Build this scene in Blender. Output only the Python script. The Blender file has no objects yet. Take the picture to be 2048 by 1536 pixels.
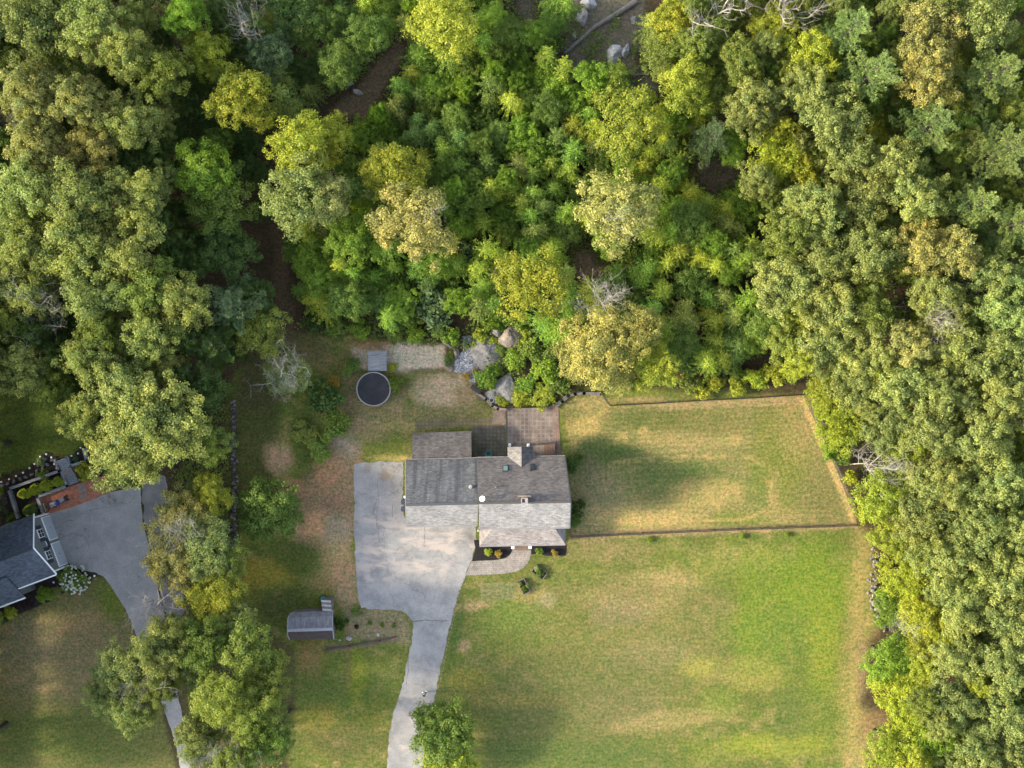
import bpy, math, random
import numpy as np
from mathutils import Vector, noise as mnoise

# ------------------------------------------------------------------ camera, world, sun, exposure
sc = bpy.context.scene
COL = sc.collection
CAM_H, FPX = 130.0, 2340.0
cam_d = bpy.data.cameras.new('camera'); cam = bpy.data.objects.new('camera', cam_d); COL.objects.link(cam)
cam.location = (0, 0, CAM_H); cam.rotation_euler = (0, 0, 0)
cam_d.sensor_width = 36.0; cam_d.lens = FPX / 2048 * 36.0; cam_d.clip_start = 1.0; cam_d.clip_end = 5000
sc.camera = cam
SUN_EL, SUN_DIR = math.radians(27), (math.cos(math.radians(6)), math.sin(math.radians(6)))   # shadows fall east and a little north
w = bpy.data.worlds.new('World'); sc.world = w; w.use_nodes = True
wn = w.node_tree; bg = wn.nodes['Background']
sky = wn.nodes.new('ShaderNodeTexSky'); sky.sky_type = 'NISHITA'; sky.sun_disc = False
sky.sun_elevation = SUN_EL; sky.sun_rotation = math.radians(264); sky.air_density = 1.0; sky.dust_density = 2.0
hz = wn.nodes.new('ShaderNodeHueSaturation'); hz.inputs['Saturation'].default_value = 0.66; wn.links.new(sky.outputs[0], hz.inputs['Color']); wn.links.new(hz.outputs[0], bg.inputs[0]); bg.inputs[1].default_value = 0.145   # a milky summer sky
sun_d = bpy.data.lights.new('sun', 'SUN'); sun_d.energy = 2.1; sun_d.angle = math.radians(6.0); sun_d.color = (1.0, 0.86, 0.61)
sun = bpy.data.objects.new('sun', sun_d); COL.objects.link(sun)
ldir = Vector((SUN_DIR[0] * math.cos(SUN_EL), SUN_DIR[1] * math.cos(SUN_EL), -math.sin(SUN_EL)))
sun.rotation_euler = ldir.to_track_quat('-Z', 'Y').to_euler(); sun.location = (-60, -10, 60)
sc.view_settings.view_transform = 'Standard'; sc.view_settings.look = 'None'
sc.view_settings.exposure = 2.34; sc.view_settings.gamma = 1.0
sc.render.engine = 'CYCLES'
sc.cycles.max_bounces = 6; sc.cycles.diffuse_bounces = 3; sc.cycles.transmission_bounces = 3; sc.cycles.transparent_max_bounces = 4

# ------------------------------------------------------------------ helpers
R = math.radians
def P(px, py, z=0.0):
    k = (CAM_H - z) / FPX
    return Vector(((px - 1024) * k, -(py - 768) * k, z))
def tag(o, label=None, cat=None, group=None, kind=None):
    if label: o['label'] = label
    if cat: o['category'] = cat
    if group: o['group'] = group
    if kind: o['kind'] = kind
    return o
def thing(name, label, cat, loc=(0, 0, 0), rz=0, group=None):
    o = bpy.data.objects.new(name, None); COL.objects.link(o); o.empty_display_size = 0.3
    o.location = loc; o.rotation_euler = (0, 0, rz)
    return tag(o, label, cat, group)
def link(name, me, parent=None, mat=None):
    o = bpy.data.objects.new(name, me); COL.objects.link(o)
    if mat is not None:
        me.materials.clear(); me.materials.append(mat)
    if parent is not None: o.parent = parent
    return o
def copy_tree(o, parent=None):
    c = o.copy(); COL.objects.link(c)
    if parent is not None: c.parent = parent
    for ch in list(o.children): copy_tree(ch, c)
    return c

class MB:
    def __init__(self): self.v = []; self.f = []; self.uv = []; self.mi = []
    def face(self, pts, uv=None):
        b = len(self.v); self.v += [tuple(p) for p in pts]; self.f.append(tuple(range(b, b + len(pts))))
        self.uv += list(uv) if uv else [(0, 0)] * len(pts)
    def box(self, c, s, rz=0, origin=None):
        cx, cy, cz = c; hx, hy, hz = s[0] / 2, s[1] / 2, s[2] / 2
        cs, sn = math.cos(rz), math.sin(rz)
        q = []
        for x, y, z in [(-1,-1,-1),(1,-1,-1),(1,1,-1),(-1,1,-1),(-1,-1,1),(1,-1,1),(1,1,1),(-1,1,1)]:
            X, Y = x * hx, y * hy
            q.append((cx + X * cs - Y * sn, cy + X * sn + Y * cs, cz + z * hz))
        for f in [(3,2,1,0),(4,5,6,7),(0,1,5,4),(1,2,6,5),(2,3,7,6),(3,0,4,7)]:
            self.face([q[i] for i in f], [(0,0),(1,0),(1,1),(0,1)])
        return self
    def bar(self, a, b, wd, ht):      # a box between two points, wd across, ht tall, points on the bottom centre
        a = Vector(a); b = Vector(b); d = b - a; L = math.hypot(d.x, d.y)
        n = Vector((-d.y, d.x, 0)) / max(L, 1e-6) * wd / 2; u = Vector((0, 0, ht))
        q = [a - n, b - n, b + n, a + n]; q += [p + u for p in q]
        for f in [(3,2,1,0),(4,5,6,7),(0,1,5,4),(1,2,6,5),(2,3,7,6),(3,0,4,7)]: self.face([q[i] for i in f])
        return self
    def slab(self, pts, t=0.15):      # a roof plane: top face with metric uvs and real thickness
        pts = [Vector(p) for p in pts]
        u = (pts[1] - pts[0]).normalized(); n = (pts[1] - pts[0]).cross(pts[-1] - pts[0]).normalized()
        if n.z < 0: pts = [pts[0]] + pts[:0:-1]; n = -n
        v = n.cross(u)
        if v.z < 0: v = -v
        self.face(pts, [((p - pts[0]).dot(u), (p - pts[0]).dot(v)) for p in pts])
        lo = [p - Vector((0, 0, t)) for p in pts]
        self.face(lo[::-1])
        k = len(pts)
        for i in range(k): self.face([lo[i], lo[(i + 1) % k], pts[(i + 1) % k], pts[i]])
        return self
    def prism(self, poly, z0, z1):
        lo = [Vector((p[0], p[1], z0)) for p in poly]; hi = [Vector((p[0], p[1], z1)) for p in poly]
        k = len(poly); a = sum(lo[i].x * lo[(i+1)%k].y - lo[(i+1)%k].x * lo[i].y for i in range(k))
        if a < 0: lo.reverse(); hi.reverse()
        self.face(hi, [(p.x, p.y) for p in hi]); self.face(lo[::-1])
        for i in range(k): self.face([lo[i], lo[(i+1)%k], hi[(i+1)%k], hi[i]])
        return self
    def tube(self, pts, rad, n=6, cap=True):
        rings = []
        for i, p in enumerate(pts):
            p = Vector(p); r = rad[i] if isinstance(rad, (list, tuple)) else rad
            d = (Vector(pts[min(i+1, len(pts)-1)]) - Vector(pts[max(i-1, 0)])).normalized()
            a = d.cross(Vector((0.31, 0.17, 0.93)) if abs(d.z) < 0.9 else Vector((1, 0, 0))).normalized(); b = d.cross(a)
            rings.append([p + (a * math.cos(t) + b * math.sin(t)) * r for t in [2 * math.pi * k / n for k in range(n)]])
        base = len(self.v)
        for rg in rings: self.v += [tuple(q) for q in rg]
        for i in range(len(rings) - 1):
            for k in range(n):
                k2 = (k + 1) % n
                self.f.append((base + i*n + k, base + i*n + k2, base + (i+1)*n + k2, base + (i+1)*n + k)); self.uv += [(0,0)] * 4
        if cap:
            self.f.append(tuple(base + (len(rings)-1)*n + k for k in range(n))); self.uv += [(0,0)] * n
            self.f.append(tuple(base + k for k in reversed(range(n)))); self.uv += [(0,0)] * n
        return self
    def lathe(self, prof, c, n=24, sx=1, sy=1):
        base = len(self.v)
        for r, z in prof:
            for k in range(n):
                t = 2 * math.pi * k / n; self.v.append((c[0] + r * sx * math.cos(t), c[1] + r * sy * math.sin(t), c[2] + z))
        for i in range(len(prof) - 1):
            for k in range(n):
                k2 = (k + 1) % n; self.f.append((base+i*n+k, base+i*n+k2, base+(i+1)*n+k2, base+(i+1)*n+k)); self.uv += [(0,0)] * 4
        return self
    def mesh(self, name, smooth=False):
        me = bpy.data.meshes.new(name); me.from_pydata(self.v, [], self.f)
        uvl = me.uv_layers.new(name='UVMap'); uvl.data.foreach_set('uv', np.array(self.uv, dtype=np.float32).ravel())
        if smooth: me.polygons.foreach_set('use_smooth', [True] * len(me.polygons))
        me.update(); return me
    def build(self, name, mat, parent=None, smooth=False):
        return link(name, self.mesh(name, smooth), parent, mat)

# ------------------------------------------------------------------ materials
def new_mat(name):
    m = bpy.data.materials.new(name); m.use_nodes = True
    nt = m.node_tree; return m, nt, nt.nodes['Principled BSDF']
def ramp_between(nt, fac, c0, c1, p0=0.3, p1=0.7):
    r = nt.nodes.new('ShaderNodeValToRGB'); nt.links.new(fac, r.inputs[0])
    r.color_ramp.elements[0].position = p0; r.color_ramp.elements[1].position = p1
    r.color_ramp.elements[0].color = (*c0, 1); r.color_ramp.elements[1].color = (*c1, 1); return r.outputs[0]
def noise_tex(nt, vec, scale, detail=4, rough=0.6, dist=0.0):
    n = nt.nodes.new('ShaderNodeTexNoise'); n.inputs['Scale'].default_value = scale
    n.inputs['Detail'].default_value = detail; n.inputs['Roughness'].default_value = rough; n.inputs['Distortion'].default_value = dist
    if vec is not None: nt.links.new(vec, n.inputs['Vector'])
    return n.outputs['Fac']
def mixc(nt, fac, a, b, mode='MIX'):
    m = nt.nodes.new('ShaderNodeMix'); m.data_type = 'RGBA'; m.blend_type = mode
    for s, v in ((m.inputs[0], fac), (m.inputs[6], a), (m.inputs[7], b)):
        if hasattr(v, 'is_output'): nt.links.new(v, s)
        elif isinstance(v, (int, float)): s.default_value = v
        else: s.default_value = (*v, 1)
    return m.outputs[2]
def geo_pos(nt): return nt.nodes.new('ShaderNodeNewGeometry').outputs['Position']
def scaled(nt, vec, s):
    m = nt.nodes.new('ShaderNodeMapping'); m.inputs['Scale'].default_value = s; nt.links.new(vec, m.inputs[0]); return m.outputs[0]
def bump(nt, bs, h, strength=0.3, dist=0.05):
    b = nt.nodes.new('ShaderNodeBump'); b.inputs['Strength'].default_value = strength; b.inputs['Distance'].default_value = dist
    nt.links.new(h, b.inputs['Height']); nt.links.new(b.outputs[0], bs.inputs['Normal'])
HF = 0.47
def hs(c): return tuple(v * HF for v in c)
def mat_noise(name, c0, c1, scale=3, rough=0.85, fine=None, bumps=0.25, spec=0.25):
    m, nt, bs = new_mat(name); p = geo_pos(nt); c0, c1 = hs(c0), hs(c1)
    c = ramp_between(nt, noise_tex(nt, p, scale), c0, c1)
    f = noise_tex(nt, p, fine or scale * 9, 3)
    c = mixc(nt, 1.0, c, ramp_between(nt, f, (0.72,)*3, (1.28,)*3, 0.3, 0.7), 'MULTIPLY')
    nt.links.new(c, bs.inputs['Base Color']); bs.inputs['Roughness'].default_value = rough
    bs.inputs['Specular IOR Level'].default_value = spec
    if bumps: bump(nt, bs, f, bumps, 0.03)
    return m
def mat_shingle(name, c0, c1, streak=0.0, streak_col=(0.05, 0.055, 0.06), course=0.16):
    m, nt, bs = new_mat(name); c0, c1, streak_col = hs(c0), hs(c1), hs(streak_col)
    uv = nt.nodes.new('ShaderNodeUVMap').outputs[0]
    base = ramp_between(nt, noise_tex(nt, scaled(nt, uv, (1.6, 5.5, 1)), 1.0, 5, 0.7), c0, c1, 0.32, 0.68)
    br = nt.nodes.new('ShaderNodeTexBrick'); nt.links.new(uv, br.inputs['Vector'])
    br.inputs['Scale'].default_value = 1.0; br.inputs['Brick Width'].default_value = 0.34; br.inputs['Row Height'].default_value = course
    br.inputs['Mortar Size'].default_value = 0.012; br.inputs['Color1'].default_value = (0.72, 0.72, 0.74, 1); br.inputs['Color2'].default_value = (1.3, 1.27, 1.22, 1)
    br.inputs['Mortar'].default_value = (0.5, 0.5, 0.5, 1); br.offset_frequency = 2
    c = mixc(nt, 1.0, base, br.outputs['Color'], 'MULTIPLY')
    big = noise_tex(nt, uv, 0.45, 3, 0.5)
    c = mixc(nt, 1.0, c, ramp_between(nt, big, (0.8,)*3, (1.2,)*3, 0.3, 0.7), 'MULTIPLY')
    if streak:
        s = ramp_between(nt, noise_tex(nt, scaled(nt, uv, (1.5, 0.09, 1)), 1.0, 3, 0.55), (0,)*3, (1,)*3, 0.46, 0.60)
        ml = nt.nodes.new('ShaderNodeMath'); ml.operation = 'MULTIPLY'; nt.links.new(s, ml.inputs[0]); ml.inputs[1].default_value = streak
        c = mixc(nt, ml.outputs[0], c, streak_col)
    nt.links.new(c, bs.inputs['Base Color']); bs.inputs['Roughness'].default_value = 0.9; bs.inputs['Specular IOR Level'].default_value = 0.2
    bump(nt, bs, br.outputs['Fac'], 0.35, -0.02)
    return m
def mat_siding(name, c, pitch=0.12):
    m, nt, bs = new_mat(name); p = geo_pos(nt); c = hs(c)
    wv = nt.nodes.new('ShaderNodeTexWave'); wv.wave_type = 'BANDS'; wv.bands_direction = 'Z'; wv.wave_profile = 'SAW'
    wv.inputs['Scale'].default_value = 1 / pitch / 3.18; nt.links.new(p, wv.inputs['Vector'])
    cc = mixc(nt, 1.0, c, ramp_between(nt, noise_tex(nt, p, 2.0), (0.9,)*3, (1.1,)*3), 'MULTIPLY')
    nt.links.new(cc, bs.inputs['Base Color']); bs.inputs['Roughness'].default_value = 0.6
    bump(nt, bs, wv.outputs['Fac'], 0.5, 0.02); return m
def mat_brick(name, c1, c2, mortar, bw, bh, ms=0.02, use_uv=False, rough=0.9, offs=0.5):
    m, nt, bs = new_mat(name); p = geo_pos(nt); c1, c2, mortar = hs(c1), hs(c2), hs(mortar)
    br = nt.nodes.new('ShaderNodeTexBrick'); nt.links.new(p, br.inputs['Vector']); br.offset = offs
    br.inputs['Scale'].default_value = 1; br.inputs['Brick Width'].default_value = bw; br.inputs['Row Height'].default_value = bh
    br.inputs['Mortar Size'].default_value = ms; br.inputs['Color1'].default_value = (*c1, 1); br.inputs['Color2'].default_value = (*c2, 1); br.inputs['Mortar'].default_value = (*mortar, 1)
    c = mixc(nt, 1.0, br.outputs['Color'], ramp_between(nt, noise_tex(nt, p, 0.9, 5, 0.65), (0.68,)*3, (1.3,)*3), 'MULTIPLY')
    c = mixc(nt, 1.0, c, ramp_between(nt, noise_tex(nt, p, 14, 2), (0.8,)*3, (1.2,)*3), 'MULTIPLY')
    nt.links.new(c, bs.inputs['Base Color']); bs.inputs['Roughness'].default_value = rough; bs.inputs['Specular IOR Level'].default_value = 0.2
    bump(nt, bs, br.outputs['Fac'], 0.3, -0.02); return m
def mat_flat(name, c, rough=0.5, metal=0.0):
    m, nt, bs = new_mat(name); p = geo_pos(nt); c = hs(c)
    cc = mixc(nt, 1.0, c, ramp_between(nt, noise_tex(nt, p, 6), (0.88,)*3, (1.12,)*3), 'MULTIPLY')
    nt.links.new(cc, bs.inputs['Base Color']); bs.inputs['Roughness'].default_value = rough; bs.inputs['Metallic'].default_value = metal
    return m
def mat_planks(name, c0, c1, sx, sy, rough=0.85):
    m, nt, bs = new_mat(name); p = geo_pos(nt); c0, c1 = hs(c0), hs(c1)
    n = noise_tex(nt, scaled(nt, p, (sx, sy, 1)), 1.0, 5, 0.7)
    nt.links.new(ramp_between(nt, n, c0, c1, 0.35, 0.62), bs.inputs['Base Color']); bs.inputs['Roughness'].default_value = rough
    bump(nt, bs, n, 0.4, 0.02); return m
def mat_leaf(name, transl=0.3):
    m, nt, bs = new_mat(name)
    oi = nt.nodes.new('ShaderNodeObjectInfo'); g = nt.nodes.new('ShaderNodeNewGeometry')
    at = nt.nodes.new('ShaderNodeAttribute'); at.attribute_name = 'tone'
    c = mixc(nt, 1.0, oi.outputs['Color'], ramp_between(nt, g.outputs['Random Per Island'], (0.62, 0.66, 0.62), (1.36, 1.32, 1.22), 0.0, 1.0), 'MULTIPLY')
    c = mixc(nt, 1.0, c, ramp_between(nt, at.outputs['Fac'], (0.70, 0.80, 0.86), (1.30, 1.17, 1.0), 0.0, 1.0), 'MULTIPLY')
    nt.links.new(c, bs.inputs['Base Color']); bs.inputs['Roughness'].default_value = 0.55; bs.inputs['Specular IOR Level'].default_value = 0.25
    tr = nt.nodes.new('ShaderNodeBsdfTranslucent')
    tc = mixc(nt, 1.0, c, (1.15, 1.25, 0.6), 'MULTIPLY'); nt.links.new(tc, tr.inputs[0])
    mx = nt.nodes.new('ShaderNodeMixShader'); mx.inputs[0].default_value = transl
    nt.links.new(bs.outputs[0], mx.inputs[1]); nt.links.new(tr.outputs[0], mx.inputs[2])
    nt.links.new(mx.outputs[0], nt.nodes['Material Output'].inputs[0]); return m

M = {}
M['leaf'] = mat_leaf('leaf', 0.42)
M['bark'] = mat_noise('bark', (0.07, 0.055, 0.042), (0.16, 0.13, 0.10), 4)
M['deadwood'] = mat_noise('deadwood', (0.40, 0.36, 0.32), (0.68, 0.63, 0.57), 3)
M['log'] = mat_noise('log', (0.16, 0.14, 0.12), (0.30, 0.27, 0.24), 2)
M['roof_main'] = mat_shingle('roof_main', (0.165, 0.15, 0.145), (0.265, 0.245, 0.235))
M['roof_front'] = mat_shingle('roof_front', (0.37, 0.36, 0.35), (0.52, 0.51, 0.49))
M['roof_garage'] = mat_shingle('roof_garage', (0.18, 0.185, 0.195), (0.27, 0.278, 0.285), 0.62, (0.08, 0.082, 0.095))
M['roof_rear'] = mat_shingle('roof_rear', (0.13, 0.12, 0.12), (0.21, 0.195, 0.185), 0.3, (0.09, 0.075, 0.06))
M['roof_porch'] = mat_shingle('roof_porch', (0.38, 0.345, 0.325), (0.50, 0.455, 0.43), course=0.14)
M['roof_portico_lit'] = mat_shingle('roof_portico_lit', (0.25, 0.235, 0.23), (0.38, 0.36, 0.345))
M['roof_blue'] = mat_shingle('roof_blue', (0.11, 0.132, 0.172), (0.235, 0.275, 0.335))
M['roof_blue_pale'] = mat_shingle('roof_blue_pale', (0.12, 0.135, 0.16), (0.20, 0.22, 0.25))
M['white'] = mat_flat('white', (1.5, 1.5, 1.5), 0.45)
M['cream'] = mat_siding('cream', (0.62, 0.58, 0.50))
M['sage'] = mat_siding('sage', (0.29, 0.32, 0.31))
M['brick'] = mat_brick('brick', (0.32, 0.15, 0.10), (0.42, 0.24, 0.18), (0.5, 0.45, 0.4), 0.2, 0.07, 0.008)
M['chimney'] = mat_noise('chimney', (0.34, 0.29, 0.27), (0.50, 0.45, 0.42), 8)
M['black'] = mat_flat('black', (0.015, 0.015, 0.017), 0.5)
M['darkmetal'] = mat_flat('darkmetal', (0.03, 0.028, 0.026), 0.5)
M['glass'] = mat_flat('glass', (0.03, 0.05, 0.07), 0.08)
M['skyblue'] = mat_flat('skyblue', (0.20, 0.34, 0.34), 0.3)
M['shutter'] = mat_flat('shutter', (0.03, 0.05, 0.09), 0.5)
M['garagedoor'] = mat_flat('garagedoor', (0.74, 0.82, 0.90), 0.5)
M['deck'] = mat_planks('deck', (0.16, 0.17, 0.18), (0.46, 0.47, 0.48), 0.7, 9.0)
M['brownwood'] = mat_planks('brownwood', (0.16, 0.085, 0.055), (0.30, 0.19, 0.13), 9.0, 0.8)
M['palewood'] = mat_planks('palewood', (0.38, 0.27, 0.15), (0.56, 0.42, 0.26), 0.8, 8.0)
M['cover'] = mat_noise('cover', (0.010, 0.010, 0.013), (0.030, 0.029, 0.033), 1.2, 0.45)
M['liner'] = mat_noise('liner', (0.36, 0.30, 0.24), (0.52, 0.46, 0.39), 2)
M['rim'] = mat_flat('rim', (0.34, 0.325, 0.31), 0.45)
M['stone'] = mat_noise('stone', (0.17, 0.165, 0.16), (0.40, 0.38, 0.355), 1.6, 0.95, 9, 0.6)
M['stone_warm'] = mat_noise('stone_warm', (0.24, 0.19, 0.15), (0.48, 0.41, 0.34), 1.6, 0.95, 9, 0.6)
M['palestone'] = mat_noise('palestone', (0.42, 0.41, 0.39), (0.66, 0.64, 0.62), 2.5, 0.95, 9, 0.5)
M['darkstone'] = mat_noise('darkstone', (0.05, 0.045, 0.04), (0.14, 0.13, 0.115), 2)
M['block'] = mat_brick('block', (0.36, 0.38, 0.41), (0.46, 0.48, 0.50), (0.17, 0.18, 0.19), 0.45, 0.2, 0.015)
M['mulch'] = mat_noise('mulch', (0.010, 0.009, 0.010), (0.034, 0.029, 0.029), 5, 0.95, 30, 0.6)
M['brownmulch'] = mat_noise('brownmulch', (0.030, 0.021, 0.018), (0.075, 0.052, 0.045), 4, 0.95, 26, 0.6)
M['soil'] = mat_noise('soil', (0.03, 0.028, 0.018), (0.08, 0.075, 0.04), 5, 0.95, 24, 0.6)
M['redmulch'] = mat_noise('redmulch', (0.42, 0.15, 0.085), (0.66, 0.29, 0.185), 3, 0.95, 26, 0.6)
M['walk'] = mat_brick('walk', (0.36, 0.31, 0.27), (0.46, 0.41, 0.36), (0.28, 0.25, 0.22), 0.22, 0.22, 0.02)
M['patio'] = mat_brick('patio', (0.21, 0.165, 0.145), (0.30, 0.24, 0.205), (0.315, 0.26, 0.215), 0.46, 0.46, 0.07, offs=0.0)
M['oldpavers'] = mat_brick('oldpavers', (0.20, 0.17, 0.12), (0.30, 0.22, 0.16), (0.19, 0.17, 0.075), 0.42, 0.42, 0.10, offs=0.0)
M['darkpavers'] = mat_brick('darkpavers', (0.15, 0.13, 0.10), (0.23, 0.19, 0.15), (0.15, 0.135, 0.08), 0.42, 0.42, 0.07, offs=0.0)
M['pinkpavers'] = mat_brick('pinkpavers', (0.27, 0.16, 0.12), (0.36, 0.23, 0.17), (0.3, 0.26, 0.2), 0.24, 0.24, 0.03, offs=0.0)
M['tanstone'] = mat_noise('tanstone', (0.26, 0.24, 0.22), (0.42, 0.39, 0.35), 6)
M['gravel'] = mat_noise('gravel', (0.20, 0.19, 0.18), (0.34, 0.33, 0.32), 0.8, 0.95, 16, 0.7)
M['green_plastic'] = mat_flat('green_plastic', (0.012, 0.10, 0.085), 0.4)
M['teal_plastic'] = mat_flat('teal_plastic', (0.06, 0.30, 0.25), 0.45)
M['bluecloth'] = mat_flat('bluecloth', (0.02, 0.03, 0.28), 0.7)
M['greyplastic'] = mat_flat('greyplastic', (0.33, 0.36, 0.40), 0.5)
M['darkblue'] = mat_flat('darkblue', (0.03, 0.04, 0.08), 0.5)
M['terracotta'] = mat_flat('terracotta', (0.22, 0.08, 0.04), 0.7)
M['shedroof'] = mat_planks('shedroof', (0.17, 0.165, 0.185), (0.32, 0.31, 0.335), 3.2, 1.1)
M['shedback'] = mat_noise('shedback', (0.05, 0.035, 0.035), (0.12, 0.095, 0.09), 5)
M['ridge'] = mat_noise('ridge', (0.34, 0.34, 0.36), (0.50, 0.50, 0.52), 4)
M['flower_white'] = mat_flat('flower_white', (0.75, 0.76, 0.62), 0.7)
M['flower_purple'] = mat_flat('flower_purple', (0.26, 0.04, 0.27), 0.7)
M['flower_gold'] = mat_flat('flower_gold', (0.55, 0.33, 0.02), 0.7)
M['skin'] = mat_flat('skin', (0.45, 0.28, 0.2), 0.6)
M['shirt'] = mat_flat('shirt', (0.36, 0.58, 0.64), 0.8)
M['hair'] = mat_flat('hair', (0.02, 0.018, 0.02), 0.7)
M['trousers'] = mat_flat('trousers', (0.03, 0.035, 0.05), 0.8)

def mat_asphalt(name, c0, c1, stains=(), painted_dapples=()):
    m, nt, bs = new_mat(name); p = geo_pos(nt); c0, c1 = hs(c0), hs(c1); stains = [(a, b, r, hs(cc), k) for a, b, r, cc, k in stains]
    c = ramp_between(nt, noise_tex(nt, p, 0.5, 7, 0.7), c0, c1, 0.38, 0.62)
    f = noise_tex(nt, p, 9, 4, 0.75)
    c = mixc(nt, 1.0, c, ramp_between(nt, f, (0.78,)*3, (1.22,)*3, 0.3, 0.7), 'MULTIPLY')
    vo = nt.nodes.new('ShaderNodeTexVoronoi'); vo.feature = 'DISTANCE_TO_EDGE'; vo.inputs['Scale'].default_value = 0.16
    wob = nt.nodes.new('ShaderNodeVectorMath'); wob.operation = 'ADD'; nt.links.new(p, wob.inputs[0])
    nz = nt.nodes.new('ShaderNodeTexNoise'); nz.inputs['Scale'].default_value = 0.9; nt.links.new(p, nz.inputs['Vector']); nt.links.new(nz.outputs['Color'], wob.inputs[1])
    nt.links.new(wob.outputs[0], vo.inputs['Vector'])
    crack = ramp_between(nt, vo.outputs['Distance'], (0.5,)*3, (0,)*3, 0.001, 0.005)
    c = mixc(nt, crack, c, (0.06, 0.058, 0.055))
    if painted_dapples:                                                    # pale warm patches: sun dapples painted into the asphalt colour, partly faded surface
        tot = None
        for (x, y, r) in painted_dapples:
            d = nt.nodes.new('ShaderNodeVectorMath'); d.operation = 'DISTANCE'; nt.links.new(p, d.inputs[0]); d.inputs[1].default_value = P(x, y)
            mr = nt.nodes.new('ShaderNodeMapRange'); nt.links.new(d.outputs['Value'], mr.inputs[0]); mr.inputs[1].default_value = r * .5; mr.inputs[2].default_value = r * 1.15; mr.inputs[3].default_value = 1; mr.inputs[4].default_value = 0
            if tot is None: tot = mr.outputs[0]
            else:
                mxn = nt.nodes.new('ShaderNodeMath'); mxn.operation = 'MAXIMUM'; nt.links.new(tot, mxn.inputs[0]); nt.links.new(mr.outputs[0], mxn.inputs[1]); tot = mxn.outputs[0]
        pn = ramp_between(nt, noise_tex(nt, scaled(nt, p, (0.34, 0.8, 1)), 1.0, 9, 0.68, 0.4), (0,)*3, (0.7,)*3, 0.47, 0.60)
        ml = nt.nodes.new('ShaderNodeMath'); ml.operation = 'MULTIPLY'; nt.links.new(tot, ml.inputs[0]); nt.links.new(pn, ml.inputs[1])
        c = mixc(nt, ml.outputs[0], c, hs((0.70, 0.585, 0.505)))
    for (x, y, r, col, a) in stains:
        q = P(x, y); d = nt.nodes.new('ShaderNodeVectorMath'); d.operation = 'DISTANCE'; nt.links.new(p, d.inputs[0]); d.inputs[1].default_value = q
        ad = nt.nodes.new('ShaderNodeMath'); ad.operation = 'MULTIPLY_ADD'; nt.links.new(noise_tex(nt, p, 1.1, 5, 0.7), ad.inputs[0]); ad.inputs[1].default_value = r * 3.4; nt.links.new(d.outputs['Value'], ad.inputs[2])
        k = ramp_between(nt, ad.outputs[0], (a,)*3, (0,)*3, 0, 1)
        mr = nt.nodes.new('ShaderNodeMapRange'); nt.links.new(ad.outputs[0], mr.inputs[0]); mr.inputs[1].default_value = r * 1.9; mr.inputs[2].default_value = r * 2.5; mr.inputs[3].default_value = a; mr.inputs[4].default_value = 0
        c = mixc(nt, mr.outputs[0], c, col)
    nt.links.new(c, bs.inputs['Base Color']); bs.inputs['Roughness'].default_value = 0.9; bs.inputs['Specular IOR Level'].default_value = 0.2
    bump(nt, bs, f, 0.25, 0.02); return m
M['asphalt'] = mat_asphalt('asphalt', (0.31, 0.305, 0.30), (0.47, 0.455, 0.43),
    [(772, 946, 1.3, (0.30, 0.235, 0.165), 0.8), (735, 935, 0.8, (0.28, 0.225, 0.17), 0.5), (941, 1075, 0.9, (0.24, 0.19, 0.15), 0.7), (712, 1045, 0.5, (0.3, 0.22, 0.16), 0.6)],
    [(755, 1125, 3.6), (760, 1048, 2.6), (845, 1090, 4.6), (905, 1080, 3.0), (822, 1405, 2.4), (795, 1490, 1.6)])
M['asphalt_next'] = mat_asphalt('asphalt_next', (0.38, 0.37, 0.355), (0.50, 0.485, 0.465), [(215, 990, 1.2, (0.16, 0.13, 0.10), 0.7), (315, 1215, 1.2, (0.27, 0.20, 0.17), 0.5)])

# ------------------------------------------------------------------ numpy noise
def vnoise(x, y, seed=0):
    xi = np.floor(x).astype(np.int64); yi = np.floor(y).astype(np.int64); xf = x - xi; yf = y - yi
    def h(a, b):
        n = (a * 374761393 + b * 668265263 + seed * 974634777) & 0x7fffffff
        n = (n ^ (n >> 13)) * 1274126177 & 0x7fffffff
        return ((n ^ (n >> 16)) & 0xffff) / 65535.0
    u = xf * xf * (3 - 2 * xf); v = yf * yf * (3 - 2 * yf)
    return (h(xi, yi) * (1 - u) + h(xi + 1, yi) * u) * (1 - v) + (h(xi, yi + 1) * (1 - u) + h(xi + 1, yi + 1) * u) * v
def fbm(x, y, seed=0, o=4):
    s = 0; a = 0.5; t = 0
    for k in range(o): s = s + a * vnoise(x, y, seed + k * 7); t += a; a *= 0.55; x = x * 2.03 + 11.3; y = y * 2.03 + 5.7
    return s / t
def poly_sd(X, Y, poly):                       # signed distance, positive inside
    d = np.full(X.shape, 1e9); ins = np.zeros(X.shape, bool); n = len(poly)
    for i in range(n):
        x0, y0 = poly[i]; x1, y1 = poly[(i + 1) % n]
        ex, ey = x1 - x0, y1 - y0; t = np.clip(((X - x0) * ex + (Y - y0) * ey) / (ex * ex + ey * ey + 1e-9), 0, 1)
        d = np.minimum(d, np.hypot(X - x0 - t * ex, Y - y0 - t * ey))
        c = (y0 > Y) != (y1 > Y)
        ins ^= c & (X < (x1 - x0) * (Y - y0) / ((y1 - y0) if y1 != y0 else 1e-9) + x0)
    return np.where(ins, d, -d)
def sstep(a, b, x):
    t = np.clip((x - a) / (b - a), 0, 1); return t * t * (3 - 2 * t)

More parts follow.
